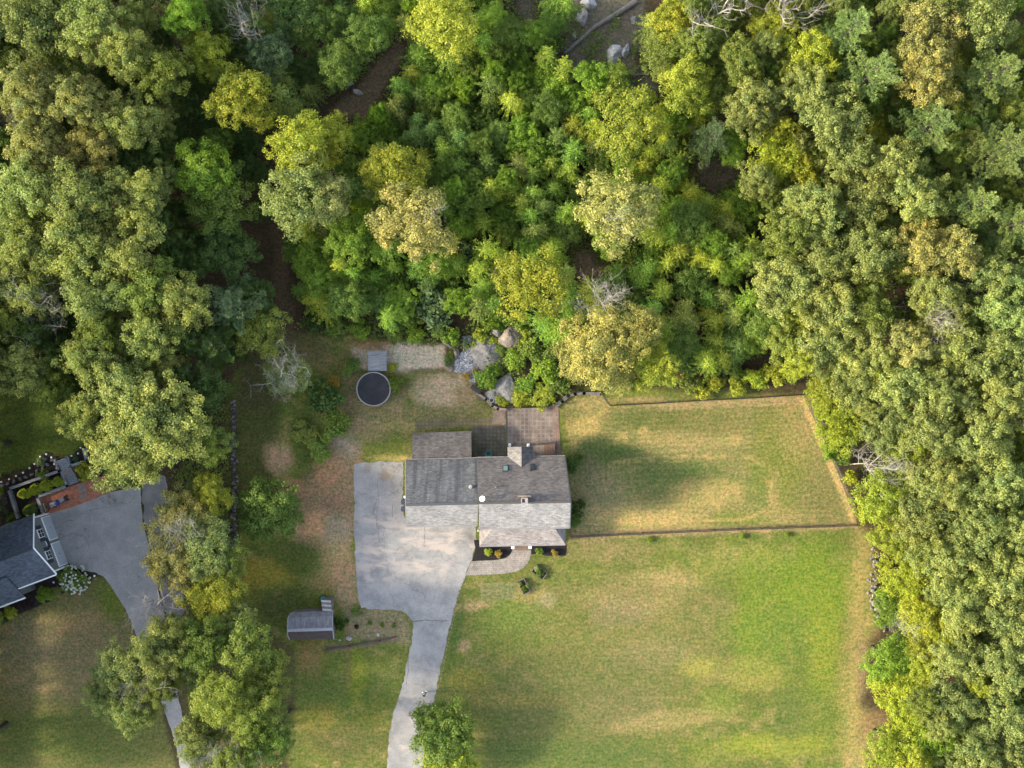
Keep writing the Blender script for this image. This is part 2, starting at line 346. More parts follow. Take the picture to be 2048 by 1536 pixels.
# ------------------------------------------------------------------ the ground: one sheet, its grass, dirt and leaf litter by place
YARD = [(452, 800), (470, 740), (600, 672), (700, 668), (860, 690), (930, 760), (965, 800), (1012, 816), (1120, 806), (1150, 775), (1380, 778), (1605, 790), (1640, 850), (1715, 1050), (1745, 1085), (1738, 1180), (1745, 1260), (1722, 1300), (1715, 1400), (1735, 1440), (1745, 1600), (560, 1600), (590, 1420), (585, 1300), (480, 1220), (455, 1085)]
G_DEEP, G_MID, G_BRIGHT, G_YEL = (0.050, 0.066, 0.018), (0.085, 0.098, 0.026), (0.105, 0.142, 0.020), (0.165, 0.165, 0.026)
TAN, TANP, STRAW, DIRT, OLIVE, GREY = (0.235, 0.175, 0.085), (0.25, 0.17, 0.105), (0.30, 0.215, 0.095), (0.125, 0.092, 0.062), (0.105, 0.098, 0.040), (0.25, 0.235, 0.205)
def paint_ground(X, Y):
    wx = (fbm(X / 45, Y / 45, 3) - .5); wy = (fbm(X / 45, Y / 45, 9) - .5)
    fx = (fbm(X / 11, Y / 11, 21) - .5); fy = (fbm(X / 11, Y / 11, 27) - .5)
    c = np.zeros(X.shape + (3,)); base = np.array((0.050, 0.036, 0.024))
    n = fbm(X / 30, Y / 30, 5); c[:] = base * (0.7 + 0.7 * n)[..., None]
    def lay(m, col):
        m = np.clip(m, 0, 1)[..., None]; c[:] = c * (1 - m) + np.array(col) * m
    def poly(pts, col, a=1.0, soft=6, warp=14):
        lay(a * sstep(-soft, soft, poly_sd(X + warp * wx + warp * .6 * fx, Y + warp * wy + warp * .6 * fy, pts)), col)
    def blob(cx, cy, rx, ry, col, a=0.8, rot=0, soft=.9, wn=.55):
        dx, dy = X - cx + 30 * wx * 0 , Y - cy
        cs, sn = math.cos(R(rot)), math.sin(R(rot)); u = (dx * cs + dy * sn) / rx; v = (-dx * sn + dy * cs) / ry
        d = np.hypot(u, v) + wn * (wx + wy) + 0.55 * wn * fx
        lay(a * (1 - sstep(1 - soft * .6, 1 + soft * .6, d)), col)
    # leaf litter, trails and bare places in the woods
    poly([(800, 75), (815, 100), (765, 180), (730, 240), (690, 235), (660, 220), (700, 185), (750, 130)], (0.125, 0.088, 0.066), 0.9, 8)
    poly([(540, 440), (568, 440), (582, 600), (592, 690), (556, 690), (548, 560)], (0.085, 0.058, 0.040), 0.9, 8)
    poly([(1030, -20), (1070, -20), (1068, 60), (1040, 60)], (0.10, 0.085, 0.07), 0.9, 8)
    poly([(1120, -30), (1290, -30), (1290, 60), (1270, 130), (1330, 180), (1290, 200), (1180, 150), (1130, 120)], (0.12, 0.10, 0.085), 0.9, 8)
    blob(1432, 350, 45, 45, (0.14, 0.105, 0.08), 0.9); blob(1168, 525, 30, 40, (0.11, 0.08, 0.06), 0.9)
    blob(395, 260, 90, 230, (0.024, 0.020, 0.014), 0.95)  # floor of the dark gap, coloured darker in place of its deep shade
    # yards
    poly(YARD, G_MID, 1.0, 9)
    yd = sstep(-4, 8, poly_sd(X, Y, YARD))
    lay(0.5 * yd * sstep(.48, .72, fbm(X / 24, Y / 15, 63)), (0.20, 0.155, 0.075)); lay(0.5 * yd * sstep(.52, .74, fbm(X / 28, Y / 22, 67)), (0.085, 0.118, 0.024)); lay(0.35 * yd * sstep(.5, .75, fbm(X / 70, Y / 60, 87)), (0.15, 0.16, 0.03))
    poly([(-200, 760), (140, 790), (205, 860), (190, 925), (110, 910), (60, 935), (-200, 990)], (0.068, 0.092, 0.020), 1.0, 6)
    poly([(-200, 1260), (60, 1215), (130, 1172), (207, 1150), (265, 1250), (318, 1400), (365, 1600), (-200, 1600)], (0.105, 0.10, 0.040), 1.0, 5, 5)
    poly([(205, 880), (250, 880), (300, 1000), (262, 990), (232, 980), (208, 952)], G_DEEP, 1.0, 5)
    poly([(355, 1040), (470, 1060), (480, 1220), (590, 1300), (560, 1600), (380, 1600), (345, 1250)], (0.085, 0.07, 0.035), 1.0, 9)
    # left yard: dirt and dry grass
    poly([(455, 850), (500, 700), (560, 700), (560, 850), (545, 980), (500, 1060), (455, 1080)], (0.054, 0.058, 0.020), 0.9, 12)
    RED, PINK = (0.275, 0.150, 0.095), (0.30, 0.19, 0.135)
    poly([(590, 1075), (600, 960), (640, 900), (690, 830), (740, 830), (712, 930), (706, 1215), (668, 1190), (650, 1120)], (0.205, 0.135, 0.092), 0.95, 10, 40)
    blob(560, 918, 26, 32, PINK, 0.95); blob(585, 975, 36, 16, RED, 0.85); blob(655, 950, 26, 34, RED, 0.9); blob(612, 985, 20, 12, RED, 0.6)
    blob(630, 1050, 28, 30, (0.36, 0.20, 0.12), 0.9); blob(596, 1062, 14, 22, (0.30, 0.18, 0.11), 0.7); blob(672, 1060, 26, 40, (0.22, 0.17, 0.135), 0.85); blob(675, 1010, 30, 22, (0.17, 0.105, 0.075), 0.7)
    blob(690, 880, 34, 30, (0.215, 0.17, 0.15), 0.9); blob(740, 862, 30, 20, PINK, 0.7); blob(670, 1120, 40, 40, (0.27, 0.185, 0.10), 0.8); blob(690, 1150, 18, 30, RED, 0.6)
    blob(530, 1150, 60, 30, (0.21, 0.155, 0.03), 0.75); blob(600, 1115, 46, 40, G_DEEP, 0.85); blob(560, 1205, 50, 34, (0.05, 0.056, 0.02), 0.8); blob(640, 1165, 30, 20, (0.17, 0.12, 0.06), 0.7); blob(600, 1195, 30, 24, G_DEEP, 0.7)
    blob(700, 1180, 20, 40, (0.22, 0.155, 0.10), 0.8); blob(610, 900, 26, 60, (0.060, 0.078, 0.022), 0.7)
    blob(745, 870, 60, 20, (0.085, 0.092, 0.034), 0.7); blob(780, 900, 40, 16, G_MID, 0.7); blob(795, 916, 50, 7, STRAW, 0.7); blob(820, 890, 8, 40, OLIVE, 0.5)
    # the pool corner: gravel, the round bare ring and bleached soil
    poly([(705, 690), (775, 683), (885, 690), (890, 735), (860, 745), (775, 742), (700, 735)], (0.37, 0.30, 0.265), 0.9, 6)
    blob(740, 690, 40, 10, (0.19, 0.11, 0.06), 0.8); blob(600, 690, 60, 30, (0.085, 0.07, 0.035), 0.7); blob(520, 760, 50, 60, (0.055, 0.048, 0.025), 0.6)
    blob(893, 780, 54, 44, (0.32, 0.225, 0.175), 0.95, wn=0.5); blob(845, 790, 22, 22, (0.22, 0.175, 0.13), 0.6); blob(860, 742, 45, 6, (0.085, 0.07, 0.03), 0.8)
    blob(930, 790, 20, 30, (0.19, 0.135, 0.08), 0.8, 30); blob(905, 748, 10, 12, (0.15, 0.12, 0.06), 0.7); blob(800, 830, 70, 20, OLIVE, 0.6); blob(880, 825, 50, 14, (0.11, 0.10, 0.05), 0.6)
    blob(965, 825, 18, 12, G_MID, 0.7); blob(1000, 832, 10, 20, TAN, 0.6); blob(800, 780, 14, 30, (0.10, 0.08, 0.04), 0.6)
    blob(720, 815, 40, 14, (0.16, 0.12, 0.07), 0.5); blob(1000, 790, 30, 18, (0.13, 0.10, 0.06), 0.6)
    blob(740, 830, 80, 40, (0.165, 0.13, 0.075), 0.55); blob(900, 830, 90, 16, (0.15, 0.125, 0.065), 0.6); blob(700, 780, 16, 60, (0.14, 0.10, 0.065), 0.7); blob(640, 720, 70, 24, (0.12, 0.09, 0.05), 0.6); blob(810, 850, 40, 12, (0.22, 0.165, 0.085), 0.5); blob(790, 800, 24, 30, (0.17, 0.13, 0.08), 0.6)
    # fenced yard: straw stubble, green hollows and mowing rings
    fy_in = sstep(-4, 4, poly_sd(X, Y, [(1125, 805), (1200, 786), (1219, 812), (1605, 792), (1634, 850), (1713, 1052), (1141, 1074), (1141, 900)]))
    lay(0.85 * fy_in, (0.158, 0.136, 0.062))
    blob(1165, 860, 34, 26, STRAW, 0.7, -20); blob(1130, 830, 22, 14, OLIVE, 0.7); blob(1185, 806, 40, 14, TAN, 0.7); blob(1205, 822, 40, 6, STRAW, 0.6, -38)
    blob(1290, 840, 64, 26, (0.078, 0.092, 0.030), 0.9); blob(1400, 845, 110, 26, (0.11, 0.105, 0.038), 0.7); blob(1243, 878, 18, 14, STRAW, 0.75); blob(1287, 866, 12, 14, STRAW, 0.6)
    blob(1215, 905, 76, 30, (0.060, 0.082, 0.028), 0.95); blob(1180, 930, 34, 24, (0.075, 0.085, 0.032), 0.7); blob(1360, 885, 90, 20, TAN, 0.55); blob(1465, 880, 30, 12, STRAW, 0.5)
    blob(1360, 950, 100, 34, (0.080, 0.098, 0.034), 0.95); blob(1340, 990, 60, 16, (0.075, 0.088, 0.034), 0.7); blob(1190, 1000, 60, 70, (0.19, 0.155, 0.10), 0.6)
    blob(1300, 1035, 120, 24, STRAW, 0.8); blob(1410, 985, 70, 30, STRAW, 0.55); blob(1515, 975, 20, 55, (0.088, 0.115, 0.034), 0.6, -12); blob(1480, 1040, 60, 20, (0.11, 0.125, 0.03), 0.75)
    blob(1560, 930, 60, 90, (0.115, 0.125, 0.03), 0.75); blob(1600, 860, 40, 60, TAN, 0.5); blob(1545, 990, 14, 40, TAN, 0.5); blob(1640, 1000, 50, 50, OLIVE, 0.5); blob(1560, 1030, 70, 14, TAN, 0.4)
    blob(1450, 806, 170, 8, (0.25, 0.175, 0.105), 0.7, -2.6); blob(1275, 800, 60, 6, TANP, 0.7)
    rr = np.abs(poly_sd(X, Y, [(1190, 960), (1230, 925), (1400, 912), (1500, 914), (1545, 945), (1540, 1020), (1480, 1040), (1200, 1045)]))
    lay(0.45 * fy_in * (1 - sstep(1.5, 6, np.abs(rr))) * sstep(0.42, 0.6, fbm(X / 35, Y / 35, 71)), STRAW)
    d_f = poly_sd(X, Y, [(1125, 805), (1200, 786), (1219, 812), (1605, 792), (1634, 850), (1713, 1052), (1141, 1074), (1141, 900)])
    ring = 0.5 + 0.5 * np.sin(d_f * 2 * math.pi / 10.5 + 3 * wx)
    c[:] = c * (1 + (fy_in * (ring - .5) * 0.24 * sstep(0.3, 0.6, fbm(X / 70, Y / 70, 77)))[..., None])
    ex = np.abs((X - 1605) * (1052 - 790) - (Y - 790) * (1715 - 1605)) / math.hypot(262, 110)
    lay(0.85 * (1 - sstep(3, 6, np.abs(ex - 4))) * (Y > 795) * (Y < 1050) * (X < 1712) * (X > 1590), (0.34, 0.235, 0.115))
    poly([(1140, 1062), (1715, 1046), (1715, 1058), (1142, 1080)], (0.22, 0.15, 0.095), 0.7, 4, 5)
    # front lawn
    blob(1180, 1330, 260, 190, (0.118, 0.108, 0.044), 0.62); blob(1080, 1470, 200, 70, (0.082, 0.088, 0.034), 0.6); blob(1330, 1250, 140, 110, (0.135, 0.118, 0.05), 0.5)
    blob(1220, 1100, 110, 22, (0.155, 0.125, 0.06), 0.7); blob(1330, 1160, 70, 24, TAN, 0.65); blob(1480, 1120, 90, 26, (0.19, 0.165, 0.06), 0.6); blob(1260, 1200, 90, 30, TAN, 0.45)
    blob(1620, 1180, 110, 90, G_BRIGHT, 0.85); blob(1560, 1270, 100, 60, (0.095, 0.125, 0.026), 0.8); blob(1500, 1200, 30, 110, G_BRIGHT, 0.55); blob(1640, 1400, 70, 110, (0.095, 0.115, 0.028), 0.7); blob(1650, 1290, 36, 90, (0.145, 0.165, 0.024), 0.65)
    blob(1395, 1335, 40, 22, (0.215, 0.19, 0.05), 0.65); blob(1430, 1140, 50, 30, (0.115, 0.13, 0.03), 0.5); blob(1300, 1310, 80, 28, (0.16, 0.135, 0.07), 0.5); blob(1270, 1180, 60, 18, OLIVE, 0.5)
    blob(1015, 1235, 60, 40, (0.095, 0.125, 0.030), 0.7); blob(1020, 1290, 90, 24, (0.120, 0.135, 0.032), 0.55); blob(925, 1292, 14, 12, TANP, 0.8); blob(950, 1212, 34, 9, TANP, 0.75, -6); blob(1060, 1190, 40, 14, TAN, 0.5); blob(1098, 1200, 16, 13, (0.24, 0.19, 0.13), 0.5, 20, 1.2, 1.0)
    blob(1010, 1318, 20, 14, (0.19, 0.15, 0.05), 0.6); blob(905, 1300, 10, 90, (0.055, 0.085, 0.022), 0.7, 14); blob(1030, 1400, 90, 14, (0.175, 0.14, 0.045), 0.5); blob(940, 1358, 45, 20, (0.145, 0.13, 0.03), 0.6)
    blob(1210, 1350, 150, 40, (0.090, 0.095, 0.038), 0.5); blob(1230, 1420, 90, 40, (0.115, 0.10, 0.055), 0.45); blob(1340, 1440, 120, 18, TAN, 0.5, -8); blob(1150, 1510, 200, 30, (0.060, 0.088, 0.026), 0.6); blob(1550, 1490, 120, 22, (0.18, 0.185, 0.03), 0.6)
    blob(1440, 1400, 40, 30, (0.12, 0.145, 0.03), 0.5); blob(1235, 1225, 60, 30, (0.15, 0.12, 0.075), 0.5); blob(1580, 1440, 30, 50, (0.07, 0.09, 0.03), 0.5); blob(1500, 1350, 60, 30, (0.20, 0.18, 0.05), 0.5)
    poly([(960, 1170), (1030, 1165), (1030, 1198), (965, 1202)], (0.125, 0.125, 0.075), 0.6, 3, 4)
    grid = ((np.abs(X - 962) < 1.6) | (np.abs(X - 990) < 1.2) | (np.abs(Y - 1169) < 1.6) | (np.abs(X - 1012) < 1.2)) & (X > 958) & (X < 1032) & (Y > 1164) & (Y < 1202)
    lay(0.4 * grid, (0.2, 0.18, 0.11))
    # dry strip against the woods on the right
    poly([(1716, 1050), (1742, 1085), (1748, 1260), (1728, 1300), (1720, 1400), (1770, 1460), (1800, 1600), (1690, 1600), (1685, 1380), (1705, 1250), (1702, 1140)], (0.245, 0.185, 0.08), 0.75, 22, 30)
    blob(1750, 1450, 34, 34, (0.16, 0.105, 0.06), 0.8); blob(1722, 1330, 12, 70, (0.19, 0.135, 0.08), 0.7)
    # below the shed and the drive's grass island
    poly([(690, 1215), (800, 1222), (822, 1245), (818, 1290), (770, 1278), (690, 1280)], (0.175, 0.135, 0.095), 0.85, 6); blob(720, 1222, 14, 10, G_DEEP, 0.7)
    poly([(650, 1290), (720, 1283), (795, 1270), (800, 1282), (720, 1297), (655, 1306)], (0.13, 0.095, 0.07), 0.9, 4, 6)
    blob(620, 1320, 26, 40, (0.19, 0.115, 0.06), 0.7); blob(700, 1370, 130, 50, (0.066, 0.088, 0.024), 0.7); blob(712, 1345, 20, 60, (0.125, 0.14, 0.02), 0.7); blob(640, 1440, 50, 30, (0.145, 0.125, 0.025), 0.55); blob(690, 1480, 90, 40, (0.08, 0.07, 0.035), 0.55); blob(740, 1425, 40, 30, (0.115, 0.12, 0.025), 0.5); blob(695, 1320, 9, 60, (0.12, 0.085, 0.045), 0.5)
    # neighbour's dry lawn
    blob(120, 1310, 150, 90, (0.175, 0.135, 0.085), 0.75, -12); blob(180, 1235, 60, 14, (0.22, 0.145, 0.08), 0.6, -20); blob(230, 1200, 34, 40, (0.09, 0.115, 0.02), 0.8); blob(60, 1290, 60, 40, (0.15, 0.125, 0.085), 0.5); blob(120, 1480, 200, 60, (0.075, 0.09, 0.026), 0.85); blob(80, 1520, 50, 14, OLIVE, 0.5)
    c *= (1.0 + 0.30 * fbm(X / 5, Y / 5, 55, 3))[..., None]
    c *= np.array((0.80, 0.87, 0.72))
    return np.clip(c, 0.004, 0.9)
def ground_grid():
    step = 0.2
    def axis(a):
        core = np.arange(-a, a + 1e-6, step); out = []; d = step; q = a
        while q < 1500: d *= 1.35; q += d; out.append(q)
        o = np.array(out); return np.concatenate([-o[::-1], core, o])
    xs, ys = axis(63.0), axis(48.0)
    gx, gy = np.meshgrid(xs, ys); ny, nx = gx.shape
    me = bpy.data.meshes.new('ground')
    z = (fbm(gx / 7, gy / 7, 91) - .5) * 0.06; z[(np.abs(gx) > 64) | (np.abs(gy) > 49)] = 0
    z = np.minimum(z, 0) - 0.0
    co = np.stack([gx, gy, z], -1).reshape(-1, 3)
    i = np.arange(ny * nx).reshape(ny, nx); q = np.stack([i[:-1, :-1], i[:-1, 1:], i[1:, 1:], i[1:, :-1]], -1).reshape(-1, 4)
    me.vertices.add(len(co)); me.vertices.foreach_set('co', co.ravel().astype(np.float32))
    me.loops.add(q.size); me.loops.foreach_set('vertex_index', q.ravel().astype(np.int32))
    me.polygons.add(len(q)); me.polygons.foreach_set('loop_start', np.arange(0, q.size, 4, dtype=np.int32)); me.polygons.foreach_set('loop_total', np.full(len(q), 4, dtype=np.int32))
    me.update(calc_edges=True)
    X = 1024 + gx * FPX / CAM_H; Y = 768 - gy * FPX / CAM_H
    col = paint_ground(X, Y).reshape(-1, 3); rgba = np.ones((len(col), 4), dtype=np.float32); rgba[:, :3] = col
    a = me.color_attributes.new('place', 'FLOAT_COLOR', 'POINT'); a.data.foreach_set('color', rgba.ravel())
    m, nt, bs = new_mat('ground'); p = geo_pos(nt)
    at = nt.nodes.new('ShaderNodeAttribute'); at.attribute_name = 'place'
    f1 = noise_tex(nt, p, 3.2, 5, 0.75); f2 = noise_tex(nt, p, 13, 3, 0.7)
    c = mixc(nt, 1.0, at.outputs['Color'], ramp_between(nt, f1, (0.50, 0.58, 0.56), (1.50, 1.40, 1.34), 0.34, 0.66), 'MULTIPLY')
    c = mixc(nt, 1.0, c, ramp_between(nt, noise_tex(nt, p, 0.9, 6, 0.75), (0.78, 0.92, 0.80), (1.26, 1.06, 1.18), 0.36, 0.64), 'MULTIPLY')
    c = mixc(nt, 1.0, c, ramp_between(nt, noise_tex(nt, scaled(nt, p, (0.5, 2.2, 1)), 1.6, 5, 0.8), (0.84, 0.92, 0.86), (1.18, 1.06, 1.10), 0.38, 0.62), 'MULTIPLY')
    c = mixc(nt, 1.0, c, ramp_between(nt, f2, (0.52,)*3, (1.48,)*3, 0.34, 0.66), 'MULTIPLY')
    nt.links.new(c, bs.inputs['Base Color']); bs.inputs['Roughness'].default_value = 0.95; bs.inputs['Specular IOR Level'].default_value = 0.1
    bump(nt, bs, f2, 0.9, 0.10)
    return tag(link('ground', me, None, m), kind='structure')
ground_grid()

def rough_edge(pts, amp=0.05, step=0.35, seed=1):
    rng = random.Random(seed); out = []
    for i in range(len(pts)):
        a, b = pts[i], pts[(i + 1) % len(pts)]; L = (b - a).length; k = max(1, int(L / step))
        for j in range(k):
            p = a.lerp(b, j / k); out.append(Vector((p.x + rng.uniform(-amp, amp), p.y + rng.uniform(-amp, amp), 0)))
    return out
def smooth_path(pts, it=2):
    for _ in range(it):
        o = []
        for i in range(len(pts)):
            a, b = pts[i], pts[(i + 1) % len(pts)]; o += [a.lerp(b, .25), a.lerp(b, .75)]
        pts = o
    return pts
def sheet(name, pxs, z, mat, amp=0.05, smooth=0, seed=1, kind='structure', t=0.12):
    pts = [P(x, y) for x, y in pxs]
    if smooth: pts = smooth_path(pts, smooth)
    pts = rough_edge(pts, amp, 0.35, seed)
    m = MB(); m.prism([(p.x, p.y) for p in pts], z - t, z)
    o = m.build(name, mat); o['kind'] = kind; return o
DRIVE = [(709, 926), (757, 923.5), (806, 924), (806, 985), (807, 1030), (813, 1040), (953, 1040), (953, 1071), (951, 1095), (946, 1112), (939, 1132), (930, 1151), (914, 1195), (901, 1244), (885, 1315), (875, 1366), (868, 1400), (855, 1460), (845, 1540), (836, 1620), (770, 1620), (775, 1520), (780, 1460), (789, 1421), (807, 1361), (819, 1305), (826, 1262), (825, 1244), (817, 1231), (802, 1222), (736, 1217), (722, 1215), (717, 1205), (714, 1171), (711, 1120), (709, 1076)]
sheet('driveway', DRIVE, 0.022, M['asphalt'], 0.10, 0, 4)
def crack(pxs, wd, seed):
    rg = random.Random(seed); m = MB(); pts = []
    for a, b in zip(pxs[:-1], pxs[1:]):
        for k in range(8): q = P(*a).lerp(P(*b), k / 8); pts.append(q + Vector((rg.uniform(-.06, .06), rg.uniform(-.06, .06), 0.026)))
    pts.append(P(*pxs[-1]) + Vector((0, 0, .026)))
    for a, b in zip(pts[:-1], pts[1:]):
        d = (b - a).normalized(); n = Vector((-d.y, d.x, 0)) * wd * rg.uniform(.3, .7); m.face([a - n, b - n, b + n, a + n])
    m.build('driveway_crack', M['darkcrack'])['kind'] = 'structure'
M['darkcrack'] = mat_flat('darkcrack', (0.14, 0.13, 0.125), 0.9)
crack([(826, 1243), (850, 1240), (875, 1242), (899, 1241)], .07, 3); crack([(849, 1051), (849.5, 1075), (848, 1095)], .045, 5); crack([(755, 960), (757, 1000), (752, 1040), (760, 1085)], .035, 6); crack([(785, 1010), (786, 1035)], .04, 7); crack([(818, 1320), (813, 1370)], .05, 8)
sheet('driveway', [(90, 1029), (156, 1010), (223, 984), (262, 975), (281, 975), (285, 1041), (296, 1085), (307, 1127), (318, 1190), (327, 1217), (340, 1300), (358, 1400), (376, 1484), (392, 1600), (385, 1640), (372, 1600), (352, 1487), (325, 1412), (290, 1320), (265, 1249), (250, 1217), (225, 1177), (207, 1152), (193, 1147), (140, 1140), (120, 1120)], 0.022, M['asphalt_next'], 0.04, 0, 6)
sheet('gravel_verge', [(283, 960), (330, 950), (345, 1050), (352, 1130), (368, 1180), (366, 1230), (345, 1260), (338, 1250), (330, 1217), (311, 1127), (289, 1041), (284, 990)], 0.014, M['gravel'], 0.12, 0, 7)
sheet('walkway', [(931, 1151), (980, 1149), (1010, 1147.5), (1024, 1145), (1037, 1141), (1047, 1135.5), (1054.5, 1127.5), (1059.5, 1118), (1062, 1107), (1062.5, 1092), (1023, 1092), (1023, 1100), (1020, 1110), (1012, 1116), (992, 1120), (943, 1122.5)], 0.034, M['walk'], 0.015, 0, 8)
sheet('mulch_bed', [(948, 1080), (1024, 1080), (1024.5, 1101), (1020, 1110), (1012, 1115.5), (992, 1119.5), (944, 1122), (951, 1096)], 0.045, M['mulch'], 0.03, 0, 9)
sheet('mulch_bed', [(1062, 1080), (1131, 1080), (1132.5, 1094), (1132, 1111), (1100, 1112), (1081, 1108.5), (1062.5, 1108)], 0.045, M['mulch'], 0.04, 0, 10)
sheet('patio', [(1013.5, 817), (1117, 813), (1118, 850), (1122, 905), (1121, 915), (1014.5, 918)], 0.03, M['patio'], 0.015, 0, 11)
sheet('paver_path', [(830, 842), (860, 838), (1011, 834), (1011, 850), (930, 853), (830, 862)], 0.018, M['oldpavers'], 0.10, 0, 12)
sheet('paver_path', [(944, 852), (1011.5, 851), (1013, 916), (945, 918)], 0.024, M['darkpavers'], 0.05, 0, 13)
sheet('paver_path', [(985, 822), (1011, 818), (1011.5, 849), (985, 849)], 0.030, M['pinkpavers'], 0.08, 0, 14)
sheet('patio', [(1090, 812), (1117, 811.5), (1121, 905), (1108, 905), (1104, 822)], 0.036, M['pinkpavers'], 0.015, 0, 15)
sheet('mulch_bed', [(-30, 985), (30, 958), (60, 934), (84, 910), (96, 904), (112, 914), (124, 938), (24, 980), (46, 1080), (-30, 1100)], 0.03, M['brownmulch'], 0.05, 0, 16)
sheet('mulch_bed', [(141, 912), (163, 893), (174, 888), (180, 921), (146, 931)], 0.03, M['brownmulch'], 0.04, 0, 17)
sheet('mulch_bed', [(22, 977), (126, 942), (139, 970), (79, 993), (91, 1028), (44, 1042)], 0.034, M['brownmulch'], 0.02, 0, 18)
sheet('mulch_bed', [(-30, 1260), (-30, 1200), (60, 1165), (100, 1140), (136, 1125), (160, 1139), (196, 1147), (182, 1152), (150, 1172), (105, 1200), (62, 1218)], 0.03, M['brownmulch'], 0.06, 0, 19)
sheet('bark_chip_pad', [(80, 992), (139, 973), (172, 962), (208, 951), (232, 980), (200, 992), (158, 1010), (104, 1026), (92, 1026)], 0.03, M['redmulch'], 0.04, 0, 20)

# ------------------------------------------------------------------ the main house
house = thing('house', 'grey-roofed colonial house with attached garage beside the wide grey driveway', 'house', P(980, 985))
def part(mb, name, mat, parent=house, smooth=False):
    o = mb.build(name, mat, None, smooth); o.parent = parent
    o.matrix_parent_inverse = parent_inv(parent); return o
def parent_inv(p):
    bpy.context.view_layer.update() if False else None
    from mathutils import Matrix
    m = Matrix.Identity(4); q = p
    chain = []
    while q is not None: chain.append(q); q = q.parent
    for q in reversed(chain):
        loc = Matrix.LocRotScale(q.location, q.rotation_euler, q.scale)
        m = m @ (q.matrix_parent_inverse @ loc)
    return m.inverted()
def gable_house(name_w, wall_mat, A, B, C, D, E, F, inset=0.35):
    """A,B north eave (left,right); C,D ridge (right,left); E,F south eave (left,right)."""
    m = MB()
    def inn(p, sx, sy, dz): return Vector((p.x + sx * inset, p.y + sy * inset, p.z + dz))
    a, b = inn(A, 1, -1, 0.05), inn(B, -1, -1, 0.05); e, f = inn(E, 1, 1, 0.05), inn(F, -1, 1, 0.05)
    c, d = Vector((min(C.x - inset, max(b.x, f.x)), C.y, C.z - 0.25)), Vector((max(D.x + inset, min(a.x, e.x)), D.y, D.z - 0.25))
    g = lambda p: Vector((p.x, p.y, -0.1))
    m.face([g(b), g(a), a, b]); m.face([g(e), g(f), f, e]); m.face([g(f), g(b), b, c, f]); m.face([g(a), g(e), e, d, a])
    part(m, name_w, wall_mat); return a, b, e, f
A, B, C, D, E, F = P(953, 916, 4.2), P(1129.5, 912.5, 4.2), P(1141, 1003.5, 8.5), P(957, 1006, 8.5), P(958, 1057, 5.5), P(1139.5, 1055, 5.5)
wa, wb, we, wf = gable_house('wall', M['cream'], A, B, C, D, E, F)
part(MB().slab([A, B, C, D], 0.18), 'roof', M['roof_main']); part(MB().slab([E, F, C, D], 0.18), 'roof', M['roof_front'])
GA, GB, GC, GD, GE, GF = P(812, 920, 3.6), P(953.6, 916.8, 3.6), P(956.5, 1006.5, 7.9), P(812, 1010, 7.9), P(813.5, 1053, 4.8), P(955, 1050.5, 4.8)
ga, gb, ge, gf = gable_house('garage_wall', M['cream'], GA, GB, GC, GD, GE, GF)
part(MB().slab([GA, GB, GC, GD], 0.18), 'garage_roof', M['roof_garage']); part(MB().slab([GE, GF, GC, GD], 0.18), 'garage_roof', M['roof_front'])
# ridge caps and pale rake boards
def ridge(a, b, mat, wd=0.26):
    part(MB().bar(a + Vector((0, 0, -0.015)), b + Vector((0, 0, -0.015)), wd, 0.05), 'ridge_cap', mat)
ridge(D, C, M['roof_main']); ridge(GD, GC, M['roof_garage'])
def rake(a, b, c, side):
    m = MB(); o = Vector((side * 0.05, 0, -0.14))
    for p, q in ((a, b), (b, c)):
        m.tube([p + o, q + o], 0.055, 5)
    part(m, 'rake_board', M['rim'])
rake(B, C, F, 1); rake(GA, GD, GE, -1)
def gutter(a, b, dy):
    o = Vector((0, dy, -0.12)); part(MB().bar(a + o, b + o, 0.09, 0.09), 'gutter', M['rim'] if dy < 0 else M['stone'])
gutter(E, F, -0.07); gutter(GE, GF, -0.07); gutter(A, B, 0.07); gutter(GA, GB, 0.07)
# rear addition
RA, RB, RC, RD = P(825, 866, 2.6), P(942.5, 862, 2.6), P(943, 920, 3.35), P(824, 923, 3.35)
part(MB().slab([RA, RB, RC, RD], 0.16), 'rear_roof', M['roof_rear'])
part(MB().prism([(RA.x + .3, RA.y - .3), (RB.x - .3, RB.y - .3), (RC.x - .3, ga.y + .01), (RD.x + .3, ga.y + .01)], -0.1, 2.42), 'rear_wall', M['cream'])
# front porch
pl, pr = P(959, 1092, 2.8), P(1131, 1089, 2.8)
tl, trr = Vector((pl.x + 1.9, we.y + .02, 4.15)), Vector((pr.x - 1.55, we.y + .02, 4.15))
sl, sr = Vector((pl.x - .05, we.y + .02, 2.8)), Vector((pr.x + .0, we.y + .02, 2.8))
pm = MB(); pm.slab([pl, pr, trr, tl], 0.14); pm.slab([pr, sr, trr], 0.14); pm.slab([sl, pl, tl], 0.14)
part(pm, 'porch_roof', M['roof_porch'])
gutter(pl, pr, -0.06)
part(MB().box(((pl.x + pr.x) / 2, (pl.y + we.y) / 2 + .1, 0.2), (pr.x - pl.x - .5, we.y - pl.y - .3, 0.4)), 'porch_floor', M['brownwood'])
for px in (966, 990, 1027, 1057, 1090, 1124):
    q = P(px, 1090, 2.4); part(MB().box((q.x, pl.y + 0.25, 1.5), (0.14, 0.14, 2.3)), 'porch_post', M['white'])
q0, q1 = P(1028, 1094), P(1058, 1094)
for i in range(3):
    part(MB().box(((q0.x + q1.x) / 2, pl.y - 0.12 - 0.28 * i, 0.3 - 0.1 * i), (q1.x - q0.x, 0.28, 0.12)), 'porch_step', M['brownwood'])
